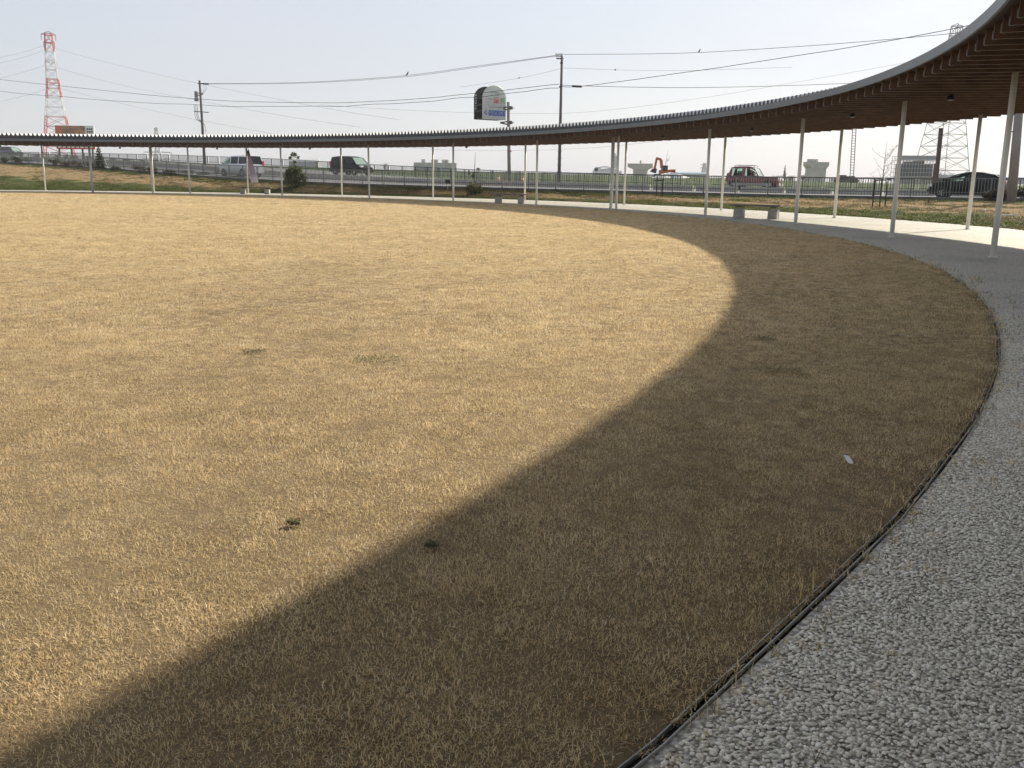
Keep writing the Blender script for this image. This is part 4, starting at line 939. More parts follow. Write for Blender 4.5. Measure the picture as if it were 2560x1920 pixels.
cable('bundled cable rising to the right from the dark pole', [(1399, 212, 79), (1450, 216, 78), (1720, 180, 72), (2000, 138, 66), (2250, 97, 60), (2520, 44, 54)], .022, m_wire, wob=.01)
cable('nearly level cable right of the dark pole', [(1400, 212, 79), (1460, 215, 79), (1720, 219, 82), (2000, 213, 85), (2300, 200, 88)], .02, m_wire)
cable('thin cable near the top right of the dark pole', [(1408, 170, 79), (1560, 175, 78), (1720, 176, 77), (1980, 168, 76)], .009, m_wire)
cable('thin cable left of the dark pole below its top', [(1404, 171, 79), (1300, 195, 84), (1150, 218, 90)], .009, m_wire)
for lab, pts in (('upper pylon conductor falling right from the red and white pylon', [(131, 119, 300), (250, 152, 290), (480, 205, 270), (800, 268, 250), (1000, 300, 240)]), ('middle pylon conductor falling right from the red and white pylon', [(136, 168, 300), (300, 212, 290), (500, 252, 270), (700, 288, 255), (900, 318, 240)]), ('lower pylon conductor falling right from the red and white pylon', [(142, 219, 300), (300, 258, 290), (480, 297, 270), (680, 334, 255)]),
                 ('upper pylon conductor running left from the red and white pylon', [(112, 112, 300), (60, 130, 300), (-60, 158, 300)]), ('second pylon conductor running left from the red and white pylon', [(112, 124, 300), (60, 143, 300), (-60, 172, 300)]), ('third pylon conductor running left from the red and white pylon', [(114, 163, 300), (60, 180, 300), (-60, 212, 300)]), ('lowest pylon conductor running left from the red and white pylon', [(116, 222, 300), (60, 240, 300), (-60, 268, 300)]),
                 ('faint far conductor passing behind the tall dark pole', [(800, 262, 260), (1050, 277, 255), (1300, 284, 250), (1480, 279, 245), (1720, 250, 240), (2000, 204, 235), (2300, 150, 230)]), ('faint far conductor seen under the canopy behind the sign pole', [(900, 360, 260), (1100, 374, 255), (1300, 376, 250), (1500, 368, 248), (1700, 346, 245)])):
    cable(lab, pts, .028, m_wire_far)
mb = MB(); a_, b_ = at(1431, 215.5, 78.4), at(1454, 216.5, 78); mb.tube([a_, b_], .085, 8); tag(mb.build('cable_closure', m_black), 'black splice sleeve on the cable right of the dark pole', 'cable sleeve')
for i, (px, py, Y, lab) in enumerate(((1298, 194.6, 84.1, 'small round marker on the thin cable left of the dark pole'), (1538, 174.4, 78, 'small round marker on the thin cable right of the dark pole'))):
    bm = bmesh.new(); bmesh.ops.create_icosphere(bm, subdivisions=2, radius=.07); bmesh.ops.scale(bm, vec=(1, .9, .9), verts=bm.verts); me = bpy.data.meshes.new('cable_marker'); bm.to_mesh(me); bm.free(); me.materials.append(m_black); tag(link('cable_marker', me, None, at(px, py, Y)), lab, 'marker', 'cable markers')
def bird(px, py, Y, s_, lab):
    b = at(px, py, Y); t = thing('bird', lab, 'bird', b); mb = MB()
    mb.tube([(-.16*s_, 0, .02), (-.1*s_, 0, .05*s_), (0, 0, .10*s_), (.05*s_, 0, .2*s_), (.06*s_, 0, .26*s_), (.10*s_, 0, .27*s_), (.15*s_, 0, .26*s_)], [.01*s_, .03*s_, .055*s_, .05*s_, .038*s_, .03*s_, .006*s_], 7)
    mb.build('body', m_black, t, True); mb = MB(); mb.tube([(0, .02, .07*s_), (0, .02, 0)], .008, 4); mb.tube([(0, -.02, .07*s_), (0, -.02, 0)], .008, 4); mb.build('leg', m_black, t)
bird(1018, 189, 94.2, 1.2, 'black bird perched on the upper cable'); bird(1748, 131, 71, .8, 'small black bird on the cable above the canopy')

# arched double sign
Ys = 90; k = 1/ppm(Ys); A = math.radians(36); c0 = at(1207, 262, Ys-.6)
t = thing('arched_sign', 'white arched roadside sign with blue pictograms and arrow, dark frame behind', 'sign', (c0.x, c0.y, zat(1207, 298, Ys)), A)
SW, SH = 2.62, 3.05
def arch(y, inset=0.0, n_=18):
    r_ = SW/2-inset; zc = SH-.95*r_/ (SW/2) - 0.0; out = [(inset, y, inset), (SW-inset, y, inset)]
    for i in range(n_+1): a = math.pi*i/n_; out.append((SW/2+r_*math.cos(a), y, SH-1.12+(1.12-inset)*math.sin(a)))
    return out
m_sign = leafmat('translucent_white_sign_face', [(.78, .80, .78), (.82, .83, .81), (.84, .85, .83)], .45, .35); m_blue = mat('blue_pictogram', (.05, .12, .45), .5); m_sgrey = mat('grey_lettering', (.33, .33, .36), .6); m_sred = mat('red_lettering', (.72, .10, .09), .6); m_sgreen = mat('green_lettering', (.16, .52, .16), .6); m_pink = mat('pink_mark', (.78, .40, .40), .6)
f_, bk = arch(0), arch(.08); K = len(f_)
mesh_obj('face_panel', f_+bk, [tuple(range(K)), tuple(reversed(range(K, 2*K)))]+[(i, (i+1) % K, K+(i+1) % K, K+i) for i in range(K)], m_sign, t)
mb = MB(); pr = [(p[0], p[1]-.03, p[2]) for p in arch(0, .0)]; mb.tube([Vector(p) for p in pr+[pr[0]]], .02, 5, cap=False); mb.build('trim', m_lgrey, t)
f2, b2 = arch(1.42), arch(1.5); mesh_obj('rear_panel', f2+b2, [tuple(range(K)), tuple(reversed(range(K, 2*K)))]+[(i, (i+1) % K, K+(i+1) % K, K+i) for i in range(K)], m_black, t)
mb = MB()
for x in (.12, .9, 1.7, 2.5):
    mb.bar((x, .12, .05), (x, 1.4, .05), .1); mb.bar((x, 1.36, .1), (x, 1.36, 2.2), .08); mb.bar((x, .14, .1), (x, .14, 2.2), .08)
    for z in (.75, 1.3, 1.85): mb.bar((x, .1, z), (x, 1.4, z), .09)
for z in (.75, 1.3, 1.85, 2.3): mb.bar((.15, 1.36, z), (SW-.15, 1.36, z), .09)
mb.box((SW/2, .75, .03), (SW, 1.4, .05)); mb.build('frame', m_black, t)
mb = MB()
for i in range(6): mb.box((.10+.03*(i % 2), 1.33, 1.0+.24*i), (.14, .04, .12))
mb.build('clamp_plates', m_lgrey, t)
def text_part(body, size, x, z, m, parent, y=-.012, bold=0.0):
    cu = bpy.data.curves.new('lettering', 'FONT'); cu.body = body; cu.size = size; cu.extrude = .004; cu.offset = bold
    ob = bpy.data.objects.new('lettering', cu); COL.objects.link(ob); bpy.context.view_layer.update()
    me = bpy.data.meshes.new_from_object(ob.evaluated_get(bpy.context.evaluated_depsgraph_get())); bpy.data.objects.remove(ob); bpy.data.curves.remove(cu)
    me.materials.clear(); me.materials.append(m); o = link('lettering', me, parent, (x, y, z), (math.pi/2, 0, 0)); return o
text_part('道', .62, 1.22, 1.52, m_sred, t, bold=.012); text_part('の', .30, 1.80, 1.60, m_pink, t); text_part('駅', .58, 1.98, 1.50, m_sgreen, t, bold=.012)
mb = MB()
for i in range(9): mb.box((.82+i*.125, -.015, 2.40+.04*(i % 3 == 0)), (.085, .012, .10))
for i in range(8): mb.box((.95+i*.115, -.015, 2.18), (.07, .012, .06))
mb.build('small_lettering', m_sgrey, t); mb = MB()
for i in range(7): mb.box((1.30+i*.15, -.015, 1.12), (.09, .012, .07 if i < 3 else .11))
mb.build('small_lettering', m_sgrey, t)
mb = MB(); pts = []
for i in range(29):
    a = 6.2832*i/28; rr = .33+.06*math.cos(2*a); pts.append(Vector((.88+rr*.85*math.cos(a)-.08*math.sin(a), -.015, 1.45+rr*1.55*math.sin(a))))
mb.tube(pts, .012, 4, cap=False); mb.build('emblem_outline', m_sgrey, t)
for dx, dz, w, h, mm in ((.02, .32, .10, .20, m_sred), (-.14, .10, .07, .12, m_pink), (.02, -.28, .11, .13, m_sgreen), (.18, -.36, .06, .08, m_blue)): mb = MB(); mb.add([(.88+dx-w/2, -.016, 1.45+dz), (.88+dx, -.016, 1.45+dz-h/2), (.88+dx+w/2, -.016, 1.45+dz+h*.1), (.88+dx, -.016, 1.45+dz+h/2)], [(0, 1, 2, 3)]); mb.build('emblem_mark', mm, t)
mb = MB(); mb.bar((.16, -.016, .60), (.42, -.016, .84), .09, .02); mb.bar((.16, -.016, .60), (.42, -.016, .36), .09, .02); mb.bar((.2, -.016, .65), (.58, -.016, .65), .06, .02); mb.bar((.2, -.016, .52), (.58, -.016, .52), .06, .02); mb.build('arrow', m_blue, t)
for i in range(6):
    x = .66+i*.325; mb = MB(); mb.box((x+.14, -.015, .57), (.275, .012, .48)); sq = mb.build('pictogram', m_blue, t); mb = MB()
    if i == 0: mb.bar((x+.08, -.03, .40), (x+.08, -.03, .74), .05, .02); mb.bar((x+.08, -.03, .72), (x+.19, -.03, .70), .05, .02); mb.bar((x+.08, -.03, .57), (x+.19, -.03, .58), .05, .02); mb.bar((x+.2, -.03, .70), (x+.2, -.03, .58), .05, .02)
    elif i == 1: mb.bar((x+.03, -.03, .72), (x+.25, -.03, .72), .05, .02); mb.bar((x+.08, -.03, .68), (x+.2, -.03, .42), .05, .02); mb.bar((x+.2, -.03, .68), (x+.08, -.03, .42), .05, .02)
    elif i == 5: mb.bar((x+.14, -.03, .40), (x+.14, -.03, .62), .07, .02); mb.box((x+.14, -.03, .72), (.08, .02, .08))
    elif i == 2: mb.bar((x+.10, -.03, .40), (x+.17, -.03, .75), .06, .02); mb.box((x+.18, -.03, .55), (.08, .02, .12))
    elif i == 3: mb.bar((x+.06, -.03, .7), (x+.24, -.03, .7), .05, .02); mb.bar((x+.18, -.03, .42), (x+.18, -.03, .7), .05, .02); mb.bar((x+.06, -.03, .42), (x+.2, -.03, .42), .05, .02)
    else: mb.box((x+.14, -.03, .62), (.14, .02, .14)); mb.box((x+.11, -.03, .44), (.06, .02, .1))
    mb.build('symbol', m_sign, sq)
tp_, b, tp = pole_thing('sign_pole', 'grey steel pole with clamp brackets carrying the arched sign', 1271, 255, 1274, 458, Ys+.9, .17, .16, m_pole_lt)
for dz in (14, 49):
    z = tp.z-dz*k; mb = MB(); mb.lathe([(.23, -.14), (.23, .14)], 14, (0, 0, z)); mb.bar((-.15, 0, z+.1), (-.95, -.1, z-.02), .12); mb.bar((-.15, 0, z-.2), (-.95, -.1, z-.05), .12); mb.bar((.1, 0, z), (.38, 0, z-.02), .05); mb.build('bracket', m_pole, tp_)
mb = MB(); mb.lathe([(.178, -.05), (.178, .05)], 14, (-.01, 0, 3.0)); mb.build('red_band', mat('dull_red_band', (.30, .05, .05), .7), tp_)

# ---------------------------------------------------------------- lattice pylons
def pylon(name, label, px, py_top, py_base, Y, wb, wt, rz, levels, painter, mw, arms, waist=.42, wwaist=None):
    b = at(px, py_base, Y); H = zat(px, py_top, Y)-b.z; t = thing(name, label, 'pylon', (b.x, b.y, b.z), rz); ww = wwaist or wt*1.6
    def w(z): return float(np.interp(z/H, [0, waist, 1], [wb, ww, wt]))/2
    zs = [H*(i/levels)**.9 for i in range(levels+1)]; C4 = ((-1, -1), (1, -1), (1, 1), (-1, 1))
    for c in C4:
        mb = MB()
        for a_, b_ in zip(zs[:-1], zs[1:]): mb.bar((c[0]*w(a_), c[1]*w(a_), a_), (c[0]*w(b_), c[1]*w(b_), b_), mw*1.5, None, painter((a_+b_)/2/H))
        mb.build('leg', [m_wht2, m_red, m_steel], t)
    for i in range(levels):
        a_, b_ = zs[i], zs[i+1]; mb = MB(); pm = painter((a_+b_)/2/H)
        for j in range(4):
            c, d = C4[j], C4[(j+1) % 4]
            mb.bar((c[0]*w(a_), c[1]*w(a_), a_), (d[0]*w(b_), d[1]*w(b_), b_), mw*.8, None, pm); mb.bar((d[0]*w(a_), d[1]*w(a_), a_), (c[0]*w(b_), c[1]*w(b_), b_), mw*.8, None, pm)
            mb.bar((c[0]*w(b_), c[1]*w(b_), b_), (d[0]*w(b_), d[1]*w(b_), b_), mw, None, pm)
        mb.build('bracing', [m_wht2, m_red, m_steel], t)
    for fr, ln, mi in arms:
        z = H*fr; mb = MB()
        for s_ in (-1, 1):
            mb.bar((0, -w(z), z), (s_*ln, 0, z+.3), mw*1.1, None, mi); mb.bar((0, w(z), z), (s_*ln, 0, z+.3), mw*1.1, None, mi); mb.bar((0, 0, z+H*.03), (s_*ln, 0, z+.35), mw*1.1, None, mi)
            mb.tube([(s_*ln, 0, z+.3), (s_*ln, 0, z-H*.035)], mw*.7, 5, mi)
        mb.build('cross_arm', [m_wht2, m_red, m_steel], t)
    return t
def rw(f): return 1 if (f > .87 or .53 < f < .70 or f < .42) else 0
pylon('red_white_pylon', 'tall red and white lattice pylon on the left', 152, 84, 424, 300, 9.4, 1.9, .35, 14, rw, .125, ((.985, 2.0, 1), (.93, 1.5, 1), (.79, 1.7, 0), (.64, 1.9, 1)), .62, 3.4)
pylon('grey_pylon', 'grey lattice pylon behind the canopy on the right', 2349, 64, 462, 250, 10.5, 1.9, .5, 14, lambda f: 2, .11, ((.985, 2.2, 2), (.93, 2.4, 2), (.80, 3.0, 2), (.66, 3.2, 2)), .62, 4.4)
pylon('small_pylon', 'small distant grey pylon seen under the left canopy', 398, 320, 432, 700, 9, 1.6, .4, 8, lambda f: 2, .38, ((.98, 1.2, 2), (.60, 4.6, 2), (.45, 9.5, 2), (.30, 10.5, 2)), .5, 3.0)
pylon('tiny_pylon', 'tiny hazy pylon above the railing left of the red car', 1759, 408, 449, 900, 8, 1.5, .4, 6, lambda f: 2, .45, ((.9, 4, 2), (.7, 4, 2)), .5, 3.0)

# ---------------------------------------------------------------- billboard on the left
Yb = 190; k = 1/ppm(Yb); b = at(195, 425, Yb); zt, zl = zat(195, 314, Yb)-b.z, zat(195, 373, Yb)-b.z
t = thing('billboard', 'large billboard with orange picture and red lower band behind the canopy', 'billboard', b, .12)
X0, X1 = -46*k, 46*k
mb = MB(); mb.box((0, .2, (zt+zl)/2), (X1-X0, .3, zt-zl)); mb.build('board', m_lgrey, t)
m_pic = mat('blurred_orange_picture', (.55, .26, .10), .6, col2=(.16, .10, .09), vscale=.9, detail=3)
mb = MB(); mb.box((X0+36*k, .02, zt-15*k), (70*k, .06, 28*k)); mb.build('picture', m_pic, t)
mb = MB(); mb.box((X0+9*k, -.03, zt-14*k), (16*k, .06, 24*k)); mb.build('orange_panel', mat('orange_print', (.62, .16, .06), .6), t)
mb = MB(); mb.box((X1-10*k, .02, zt-15*k), (20*k, .06, 28*k)); wp = mb.build('white_panel', m_white, t)
mb = MB()
for r_ in range(2):
    for c_ in range(3): mb.box((X1-15*k+c_*5*k, -.02, zt-8*k-r_*6.5*k), (3.6*k, .03, 4.6*k)); 
mb.build('characters', m_black, wp)
mb = MB(); mb.box((0, .0, zl+4*k), (X1-X0, .1, 8*k)); rb = mb.build('red_band', mat('red_print', (.60, .05, .05), .5), t)
mb = MB()
for i in range(8): mb.box((X0+8*k+i*10.5*k, -.08, zl+5*k), (6.5*k, .05, 3.6*k))
mb.build('characters', m_white, rb)
for x in (-41, -12, 14, 38): mb = MB(); mb.box((x*k, .3, zl/2-.5), (.33, .33, zl+1)); mb.build('support', m_pole, t)

# ---------------------------------------------------------------- viaduct piers and building site
def pier(name, label, px, Y, py_top, py_cap, wt, wst, py_base, depth, rz, blocks, m, capw_bottom=None):
    b = at(px, py_base, Y); k = 1/ppm(Y); zt = zat(px, py_top, Y)-b.z; zc = zat(px, py_cap, Y)-b.z; h1 = zc+(zt-zc)*.45
    t = thing(name, label, 'pier', b, rz); W, S_, D = wt*k, wst*k, depth
    mb = MB(); pr = [(-S_/2, zc), (S_/2, zc), (W/2, h1), (W/2, zt), (-W/2, zt), (-W/2, h1)]
    mb.add([(x, -D/2, z) for x, z in pr]+[(x, D/2, z) for x, z in pr], [tuple(range(6)), tuple(range(11, 5, -1))]+[(i, 6+i, 6+(i+1) % 6, (i+1) % 6) for i in range(6)]); mb.build('cap', m, t)
    mb = MB(); mb.box((0, 0, zc/2-1), (S_*.995, D*.9, zc+2)); mb.build('stem', m, t)
    for x in blocks: mb = MB(); mb.box((x*k, 0, zt+.12*3), (4*k, D*.5, .75)); mb.build('bearing_block', m, t)
    return t
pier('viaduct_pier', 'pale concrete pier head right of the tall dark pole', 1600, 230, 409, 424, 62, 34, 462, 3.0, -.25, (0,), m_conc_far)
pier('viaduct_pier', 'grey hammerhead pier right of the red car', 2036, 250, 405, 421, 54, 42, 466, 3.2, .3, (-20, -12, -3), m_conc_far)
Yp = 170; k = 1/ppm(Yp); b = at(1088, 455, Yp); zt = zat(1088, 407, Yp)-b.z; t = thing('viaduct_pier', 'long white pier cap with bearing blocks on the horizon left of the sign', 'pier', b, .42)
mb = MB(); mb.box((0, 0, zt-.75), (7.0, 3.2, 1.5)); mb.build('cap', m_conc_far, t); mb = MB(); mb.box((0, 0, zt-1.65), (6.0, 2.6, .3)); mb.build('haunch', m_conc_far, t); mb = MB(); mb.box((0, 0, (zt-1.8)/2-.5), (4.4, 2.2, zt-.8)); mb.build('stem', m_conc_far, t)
for x in (-2.4, -.6, .0, 1.4, 2.0): mb = MB(); mb.box((x, -.6, zt+.28), (.42, .8, .56)); mb.build('bearing_block', m_conc_far, t)
# scaffolded pier
Yp = 190; k = 1/ppm(Yp); b = at(2285, 472, Yp); zt = zat(2285, 390, Yp)-b.z; t = thing('scaffolded_pier', 'grey pier wrapped in scaffolding behind the bare sapling', 'scaffold', b, -.12)
mb = MB(); mb.box((-2*k, 1.0, zt*.38), (78*k, 3.4, zt*.76)); mb.box((8*k, 1, zt*.79), (18*k, 3, .9)); mb.box((-18*k, 1, zt*.78), (16*k, 3, .7)); mb.build('concrete_core', mat('dark_formwork', (.10, .105, .11), .8, var=.15, vscale=.6), t)
sc_ = MB()
for i in range(15):
    x = -49*k+i*7*k
    for y in (-1.2, 3.2): sc_.bar((x, y, 0), (x, y, zt), .07)
for j in range(8):
    z = zt*(j+1)/8
    for y in (-1.2, 3.2): sc_.bar((-49*k, y, z), (49*k, y, z), .08)
sc_.build('scaffold_tubes', m_steel, t)
mb = MB(); mb.box((0, -1.3, zt*.94), (98*k, .04, zt*.11)); 
for i in range(28): mb.bar((-49*k+i*3.6*k, -1.34, zt*.82), (-49*k+i*3.6*k, -1.34, zt*1.02), .05)
mb.build('guard_screen', mat('grey_mesh_screen', (.34, .35, .36), .7), t)
mb = MB(); mb.box((0, -1.6, 1.2), (96*k, .1, 2.6)); mb.build('hoarding', m_conc, t)
# steel pile and leader mast
Yp = 150; k = 1/ppm(Yp); b = at(2338, 470, Yp); tp = at(2353, 320, Yp)-b; t = thing('steel_pile', 'rusty brown steel pile standing in front of the grey pylon', 'pile', b)
m_rust = mat('rusty_steel', (.075, .035, .026), .8, var=.3, vscale=2); mb = MB()
for dx, w, d in ((-.25, .05, .42), (.25, .05, .42), (0, .5, .06)):
    mb.add([(dx-w/2, -d/2, 0), (dx+w/2, -d/2, 0), (dx+w/2, d/2, 0), (dx-w/2, d/2, 0), (tp.x+dx-w/2, -d/2, tp.z), (tp.x+dx+w/2, -d/2, tp.z), (tp.x+dx+w/2, d/2, tp.z), (tp.x+dx-w/2, d/2, tp.z)], [(3, 2, 1, 0), (4, 5, 6, 7), (0, 1, 5, 4), (1, 2, 6, 5), (2, 3, 7, 6), (3, 0, 4, 7)])
mb.build('beam', m_rust, t); mb = MB(); mb.box((-.35, 0, 2.2), (.35, .5, 3.2)); mb.build('clamp', m_rust, t)
Yp = 210; k = 1/ppm(Yp); b = at(2128, 458, Yp); tp = at(2136, 318, Yp)-b; t = thing('piling_rig', 'piling rig with tall ladder-like lattice mast', 'rig', b)
mb = MB(); hw_ = 4.4*k
for s_ in (-1, 1): mb.bar((s_*hw_, 0, 1), (tp.x+s_*hw_, 0, tp.z), .13)
for i in range(20): z = 1+(tp.z-1)*i/19; x = tp.x*z/tp.z; mb.bar((x-hw_, 0, z), (x+hw_, 0, z), .10)
mb.build('mast', m_pole, t); mb = MB(); mb.box((tp.x, 0, tp.z), (18*k, .6, .25)); mb.build('head_platform', m_pole, t)
mb = MB(); mb.box((-1.2, 0, 1.1), (3.2, 2.0, .8)); mb.box((-2.0, 0, 1.6), (1.0, 1.8, .3)); mb.build('housing', m_rust, t)
for y in (-1.2, 1.2): mb = MB(); mb.lathe([(.1, -.3), (.5, -.3), (.5, .3), (.1, .3)], 14, (-3, y, .5), axis='Y'); mb.lathe([(.1, -.3), (.5, -.3), (.5, .3), (.1, .3)], 14, (.6, y, .5), axis='Y'); mb.box((-1.2, y, .5), (3.6, .58, .96)); mb.build('track', m_black, t)
# excavator
Yp = 150; b = at(1652, 446, Yp); t = thing('excavator', 'orange excavator with folded boom behind the leaning sapling', 'excavator', b, .2); m_or = mat('orange_machine_paint', (.55, .12, .03), .5, var=.1, vscale=1)
mb = MB(); mb.box((1.0, 0, 1.0), (2.2, 1.6, .6)); mb.box((1.8, 0, 1.1), (.6, 1.6, .6)); mb.build('house', m_or, t); mb = MB(); mb.box((.35, -.5, 1.6), (.85, .75, .8)); mb.build('cab', m_gl_dark, t)
mb = MB(); mb.bar((.2, .3, 1.6), (.0, .3, 2.9), .38); mb.bar((0, .3, 2.9), (-.75, .3, 3.1), .36); mb.build('boom', m_or, t); mb = MB(); mb.bar((-.7, .3, 3.2), (-1.0, .3, 1.4), .28); mb.build('dipper', m_or, t)
mb = MB(); mb.add([(-1.3, 0, 1.5), (-.7, 0, 1.5), (-.8, 0, .8), (-1.6, 0, 1.0), (-1.3, .7, 1.5), (-.7, .7, 1.5), (-.8, .7, .8), (-1.6, .7, 1.0)], [(0, 1, 2, 3), (7, 6, 5, 4), (0, 4, 5, 1), (1, 5, 6, 2), (2, 6, 7, 3), (3, 7, 4, 0)]); mb.build('bucket', m_black, t)
for y in (-.8, .8): mb = MB(); mb.box((.8, y, .35), (2.8, .5, .7)); mb.lathe([(.1, -.24), (.36, -.24), (.36, .24), (.1, .24)], 12, (-.6, y, .36), axis='Y'); mb.lathe([(.1, -.24), (.36, -.24), (.36, .24), (.1, .24)], 12, (2.2, y, .36), axis='Y'); mb.build('track', m_black, t)
# lorry on the horizon
Yp = 230; b = at(1500, 446, Yp); t = thing('lorry', 'white lorry on the horizon left of the pale building', 'lorry', b, 0)
mb = MB(); mb.add([(-1.9, -1, .6), (0, -1, .6), (0, -1, 2.7), (-1.3, -1, 2.7), (-1.9, -1, 1.7), (-1.9, 1, .6), (0, 1, .6), (0, 1, 2.7), (-1.3, 1, 2.7), (-1.9, 1, 1.7)], [(0, 1, 2, 3, 4), (9, 8, 7, 6, 5), (0, 5, 6, 1), (1, 6, 7, 2), (2, 7, 8, 3), (3, 8, 9, 4), (4, 9, 5, 0)]); mb.build('cab', m_pwhite, t)
mb = MB(); mb.box((-1.05, -1.02, 2.05), (.8, .02, .7)); mb.build('side_window', m_gl_dark, t); mb = MB(); mb.box((2.6, 0, 1.35), (5.0, 2.1, .9)); mb.box((1.0, 0, 2.75), (1.8, 1.9, .25)); mb.build('load_bed', m_pwhite, t)
for x in (-1.1, 2.6, 3.8): mb = MB(); mb.lathe([(.2, -.9), (.5, -.9), (.5, .9), (.2, .9)], 12, (x, 0, .5), axis='Y'); mb.build('wheel', m_tyre, t)
# hazy buildings
def hazy(name, label, px0, px1, py0, py1, Y, m, roof=None):
    a_, b_ = at(px0, py1, Y), at(px1, py1, Y); z = zat((px0+px1)/2, py0, Y); t = thing(name, label, 'building', ((a_.x+b_.x)/2, Y, a_.z)); W, H_ = b_.x-a_.x, z-a_.z
    mb = MB(); mb.box((0, 0, H_/2), (W, W*.5, H_)); mb.build('wall', m, t); mb = MB()
    mb.add([(-W*.52, -W*.27, H_), (W*.52, -W*.27, H_), (W*.52, W*.27, H_), (-W*.52, W*.27, H_), (-W*.50, 0, H_*1.12+.3), (W*.50, 0, H_*1.12+.3)], [(3, 2, 1, 0), (0, 1, 5, 4), (2, 3, 4, 5), (1, 2, 5), (3, 0, 4)]); mb.build('roof', roof or m, t)
    for i in range(max(2, int(W/7))): mb = MB(); mb.box((-W*.42+i*W*.84/max(1, int(W/7)-1 or 1), -W*.25-.02, H_*.55), (W*.05, .06, H_*.22)); mb.build('window', m_gl_dark, t)
    return t, W, H_
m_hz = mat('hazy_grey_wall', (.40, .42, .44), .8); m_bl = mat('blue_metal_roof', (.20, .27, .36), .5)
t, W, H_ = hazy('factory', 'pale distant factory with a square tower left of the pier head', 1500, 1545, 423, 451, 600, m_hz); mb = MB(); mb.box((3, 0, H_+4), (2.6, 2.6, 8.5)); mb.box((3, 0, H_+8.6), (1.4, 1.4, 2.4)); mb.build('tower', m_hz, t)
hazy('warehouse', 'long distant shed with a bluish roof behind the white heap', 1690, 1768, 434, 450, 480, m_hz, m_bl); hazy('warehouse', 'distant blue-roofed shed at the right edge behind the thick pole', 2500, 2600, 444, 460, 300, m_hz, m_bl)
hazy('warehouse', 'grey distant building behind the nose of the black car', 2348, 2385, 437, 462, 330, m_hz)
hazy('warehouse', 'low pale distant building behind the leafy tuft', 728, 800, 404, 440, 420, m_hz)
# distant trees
m_leaf_far = leafmat('distant_tree_leaf', [(.03, .045, .03), (.05, .07, .045), (.075, .095, .06)], .1)
def far_tree(label, px, py_b, py_t, Y, wpx, n_=700, spire=False):
    b = at(px, py_b, Y); k = 1/ppm(Y); H_ = (py_b-py_t)*k; t = thing('distant_tree', label, 'tree', b, 0, 'distant trees on the horizon'); w = wpx*k/2
    lumps = [((w*math.cos(i*2.2)*.5, w*math.sin(i*2.2)*.4, H_*(.45+.12*math.sin(i*3.1))), (w*.5, w*.5, H_*.32)) for i in range(6)] if not spire else [((0, 0, H_*(.2+.13*i)), (w*(1-.12*i), w*(1-.12*i), H_*.12)) for i in range(7)]
    leaf_mesh('crown', lumps, n_, H_*.05, m_leaf_far, .2, t); mb = MB(); mb.tube([(0, 0, -.5), (0, 0, H_*.7)], [.3, .08], 6); mb.build('trunk', m_bark, t)
far_tree('rounded grey-green trees on the horizon right of the red car', 1944, 455, 433, 380, 40); far_tree('slim pointed tree rising above the far trees', 1960, 455, 417, 385, 10, 400, True); far_tree('small far tree left of the grey hammerhead pier', 2008, 456, 431, 380, 26); far_tree('small far tree right of the slim pointed tree', 1976, 456, 434, 375, 22)
far_tree('far tree clump left of the piling rig', 2085, 458, 441, 330, 36); far_tree('far clump behind the front of the black car', 2360, 462, 440, 300, 40)
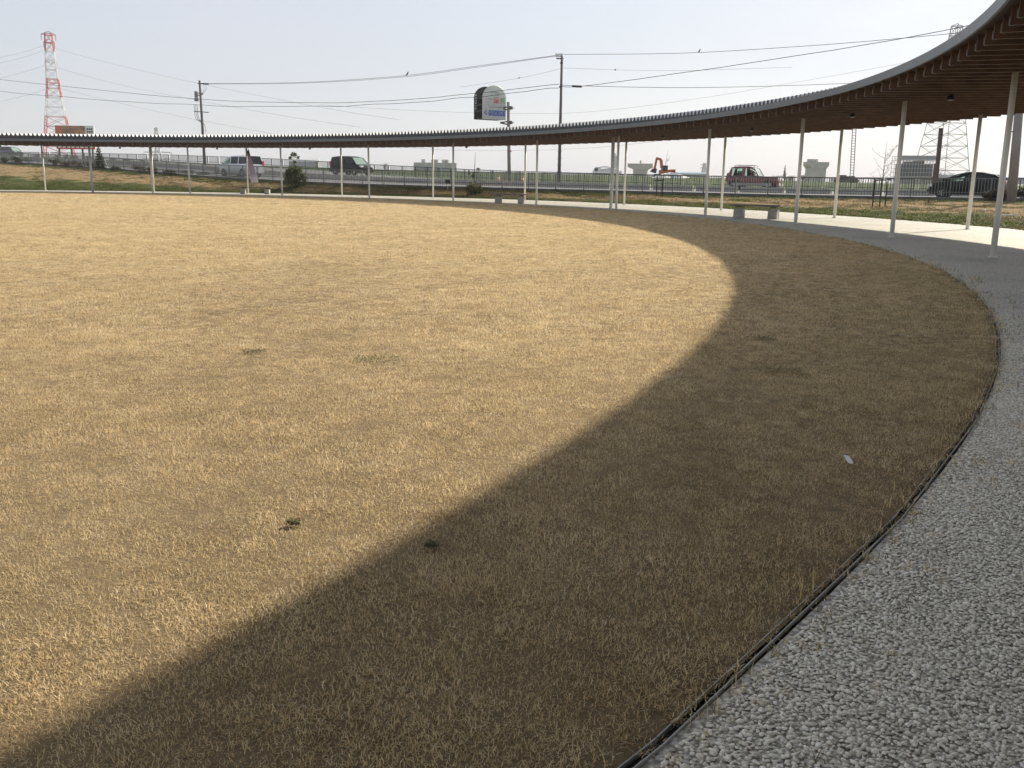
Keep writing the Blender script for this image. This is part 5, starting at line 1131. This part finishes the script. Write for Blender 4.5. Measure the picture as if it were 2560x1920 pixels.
# bare distant tree behind the railing
b = at(962, 440, 150); k = 1/ppm(150); t = thing('bare_tree', 'small bare tree on the horizon right of the black minivan', 'tree', b); random.seed(5); mb = MB(); mb.tube([(0, 0, -1), (0, 0, 16*k), (.1, 0, 30*k)], [.08, .06, .02], 6); mb.build('trunk', m_bark, t); mb = MB()
for i in range(26): a = random.uniform(0, 6.28); z = random.uniform(6, 26)*k; r_ = random.uniform(5, 13)*k; mb.tube([(0, 0, z), (math.cos(a)*r_*.6, math.sin(a)*r_*.6, z+r_*.4), (math.cos(a)*r_, math.sin(a)*r_, z+r_*1.0)], [.03, .02, .008], 4)
mb.build('crown', m_bark, t)
# sheeted white heaps, traffic cones
b = at(1676, 457, 98); k = 1/ppm(98); vs, fs = [], []; random.seed(3)
for i in range(9):
    for j in range(25): a = 6.2832*j/24; r_ = i/8; z = (1-r_**1.6)*(.75+.25*math.sin(a*2+1))*1.05; vs.append((r_*3.0*math.cos(a)*(1+.08*math.sin(3*a)), r_*1.6*math.sin(a), z*1.0+.05*math.sin(a*7+r_*9)*(1-r_)))
for i in range(8):
    for j in range(24): fs.append((i*25+j, (i+1)*25+j, (i+1)*25+j+1, i*25+j+1))
o = mesh_obj('sheeted_heap', vs, fs, m_white, None, True); o.location = b; tag(o, 'heap under bright white sheeting below the orange excavator', 'heap')
for px, py, lab in ((1245, 456, 'orange and white traffic cone left of the sign pole'), (1308, 458, 'orange and white traffic cone right of the sign pole')):
    s_ = s_at_px(px, 19.6); p = road_pt(s_, 19.6); t = thing('traffic_cone', lab, 'cone', p, 0, 'traffic cones'); mb = MB(); mb.lathe([(.15, .03), (.035, .7)], 12); mb.build('cone', mat('cone_orange', (.75, .16, .03), .5), t); mb = MB(); mb.box((0, 0, .015), (.38, .38, .03)); mb.build('foot', m_black, t); mb = MB(); mb.lathe([(.115, .28), (.085, .44)], 12); mb.build('white_band', m_white, t)

# ---------------------------------------------------------------- hazy air
mb = MB(); mb.box((0, 900, 30), (2600, 2600, 66)); hz_ = mb.build('haze', [])
m_hzv = bpy.data.materials.new('pale_haze'); m_hzv.use_nodes = True; n, l = nodes_of(m_hzv); n.remove(n['Principled BSDF']); pv = n.new('ShaderNodeVolumePrincipled')
pv.inputs['Color'].default_value = (.93, .95, 1.0, 1); pv.inputs['Density'].default_value = .0003; pv.inputs['Anisotropy'].default_value = .1
l.new(pv.outputs[0], n['Material Output'].inputs['Volume']); hz_.data.materials.append(m_hzv); tag(hz_, 'pale hazy air over the fields', kind='stuff')
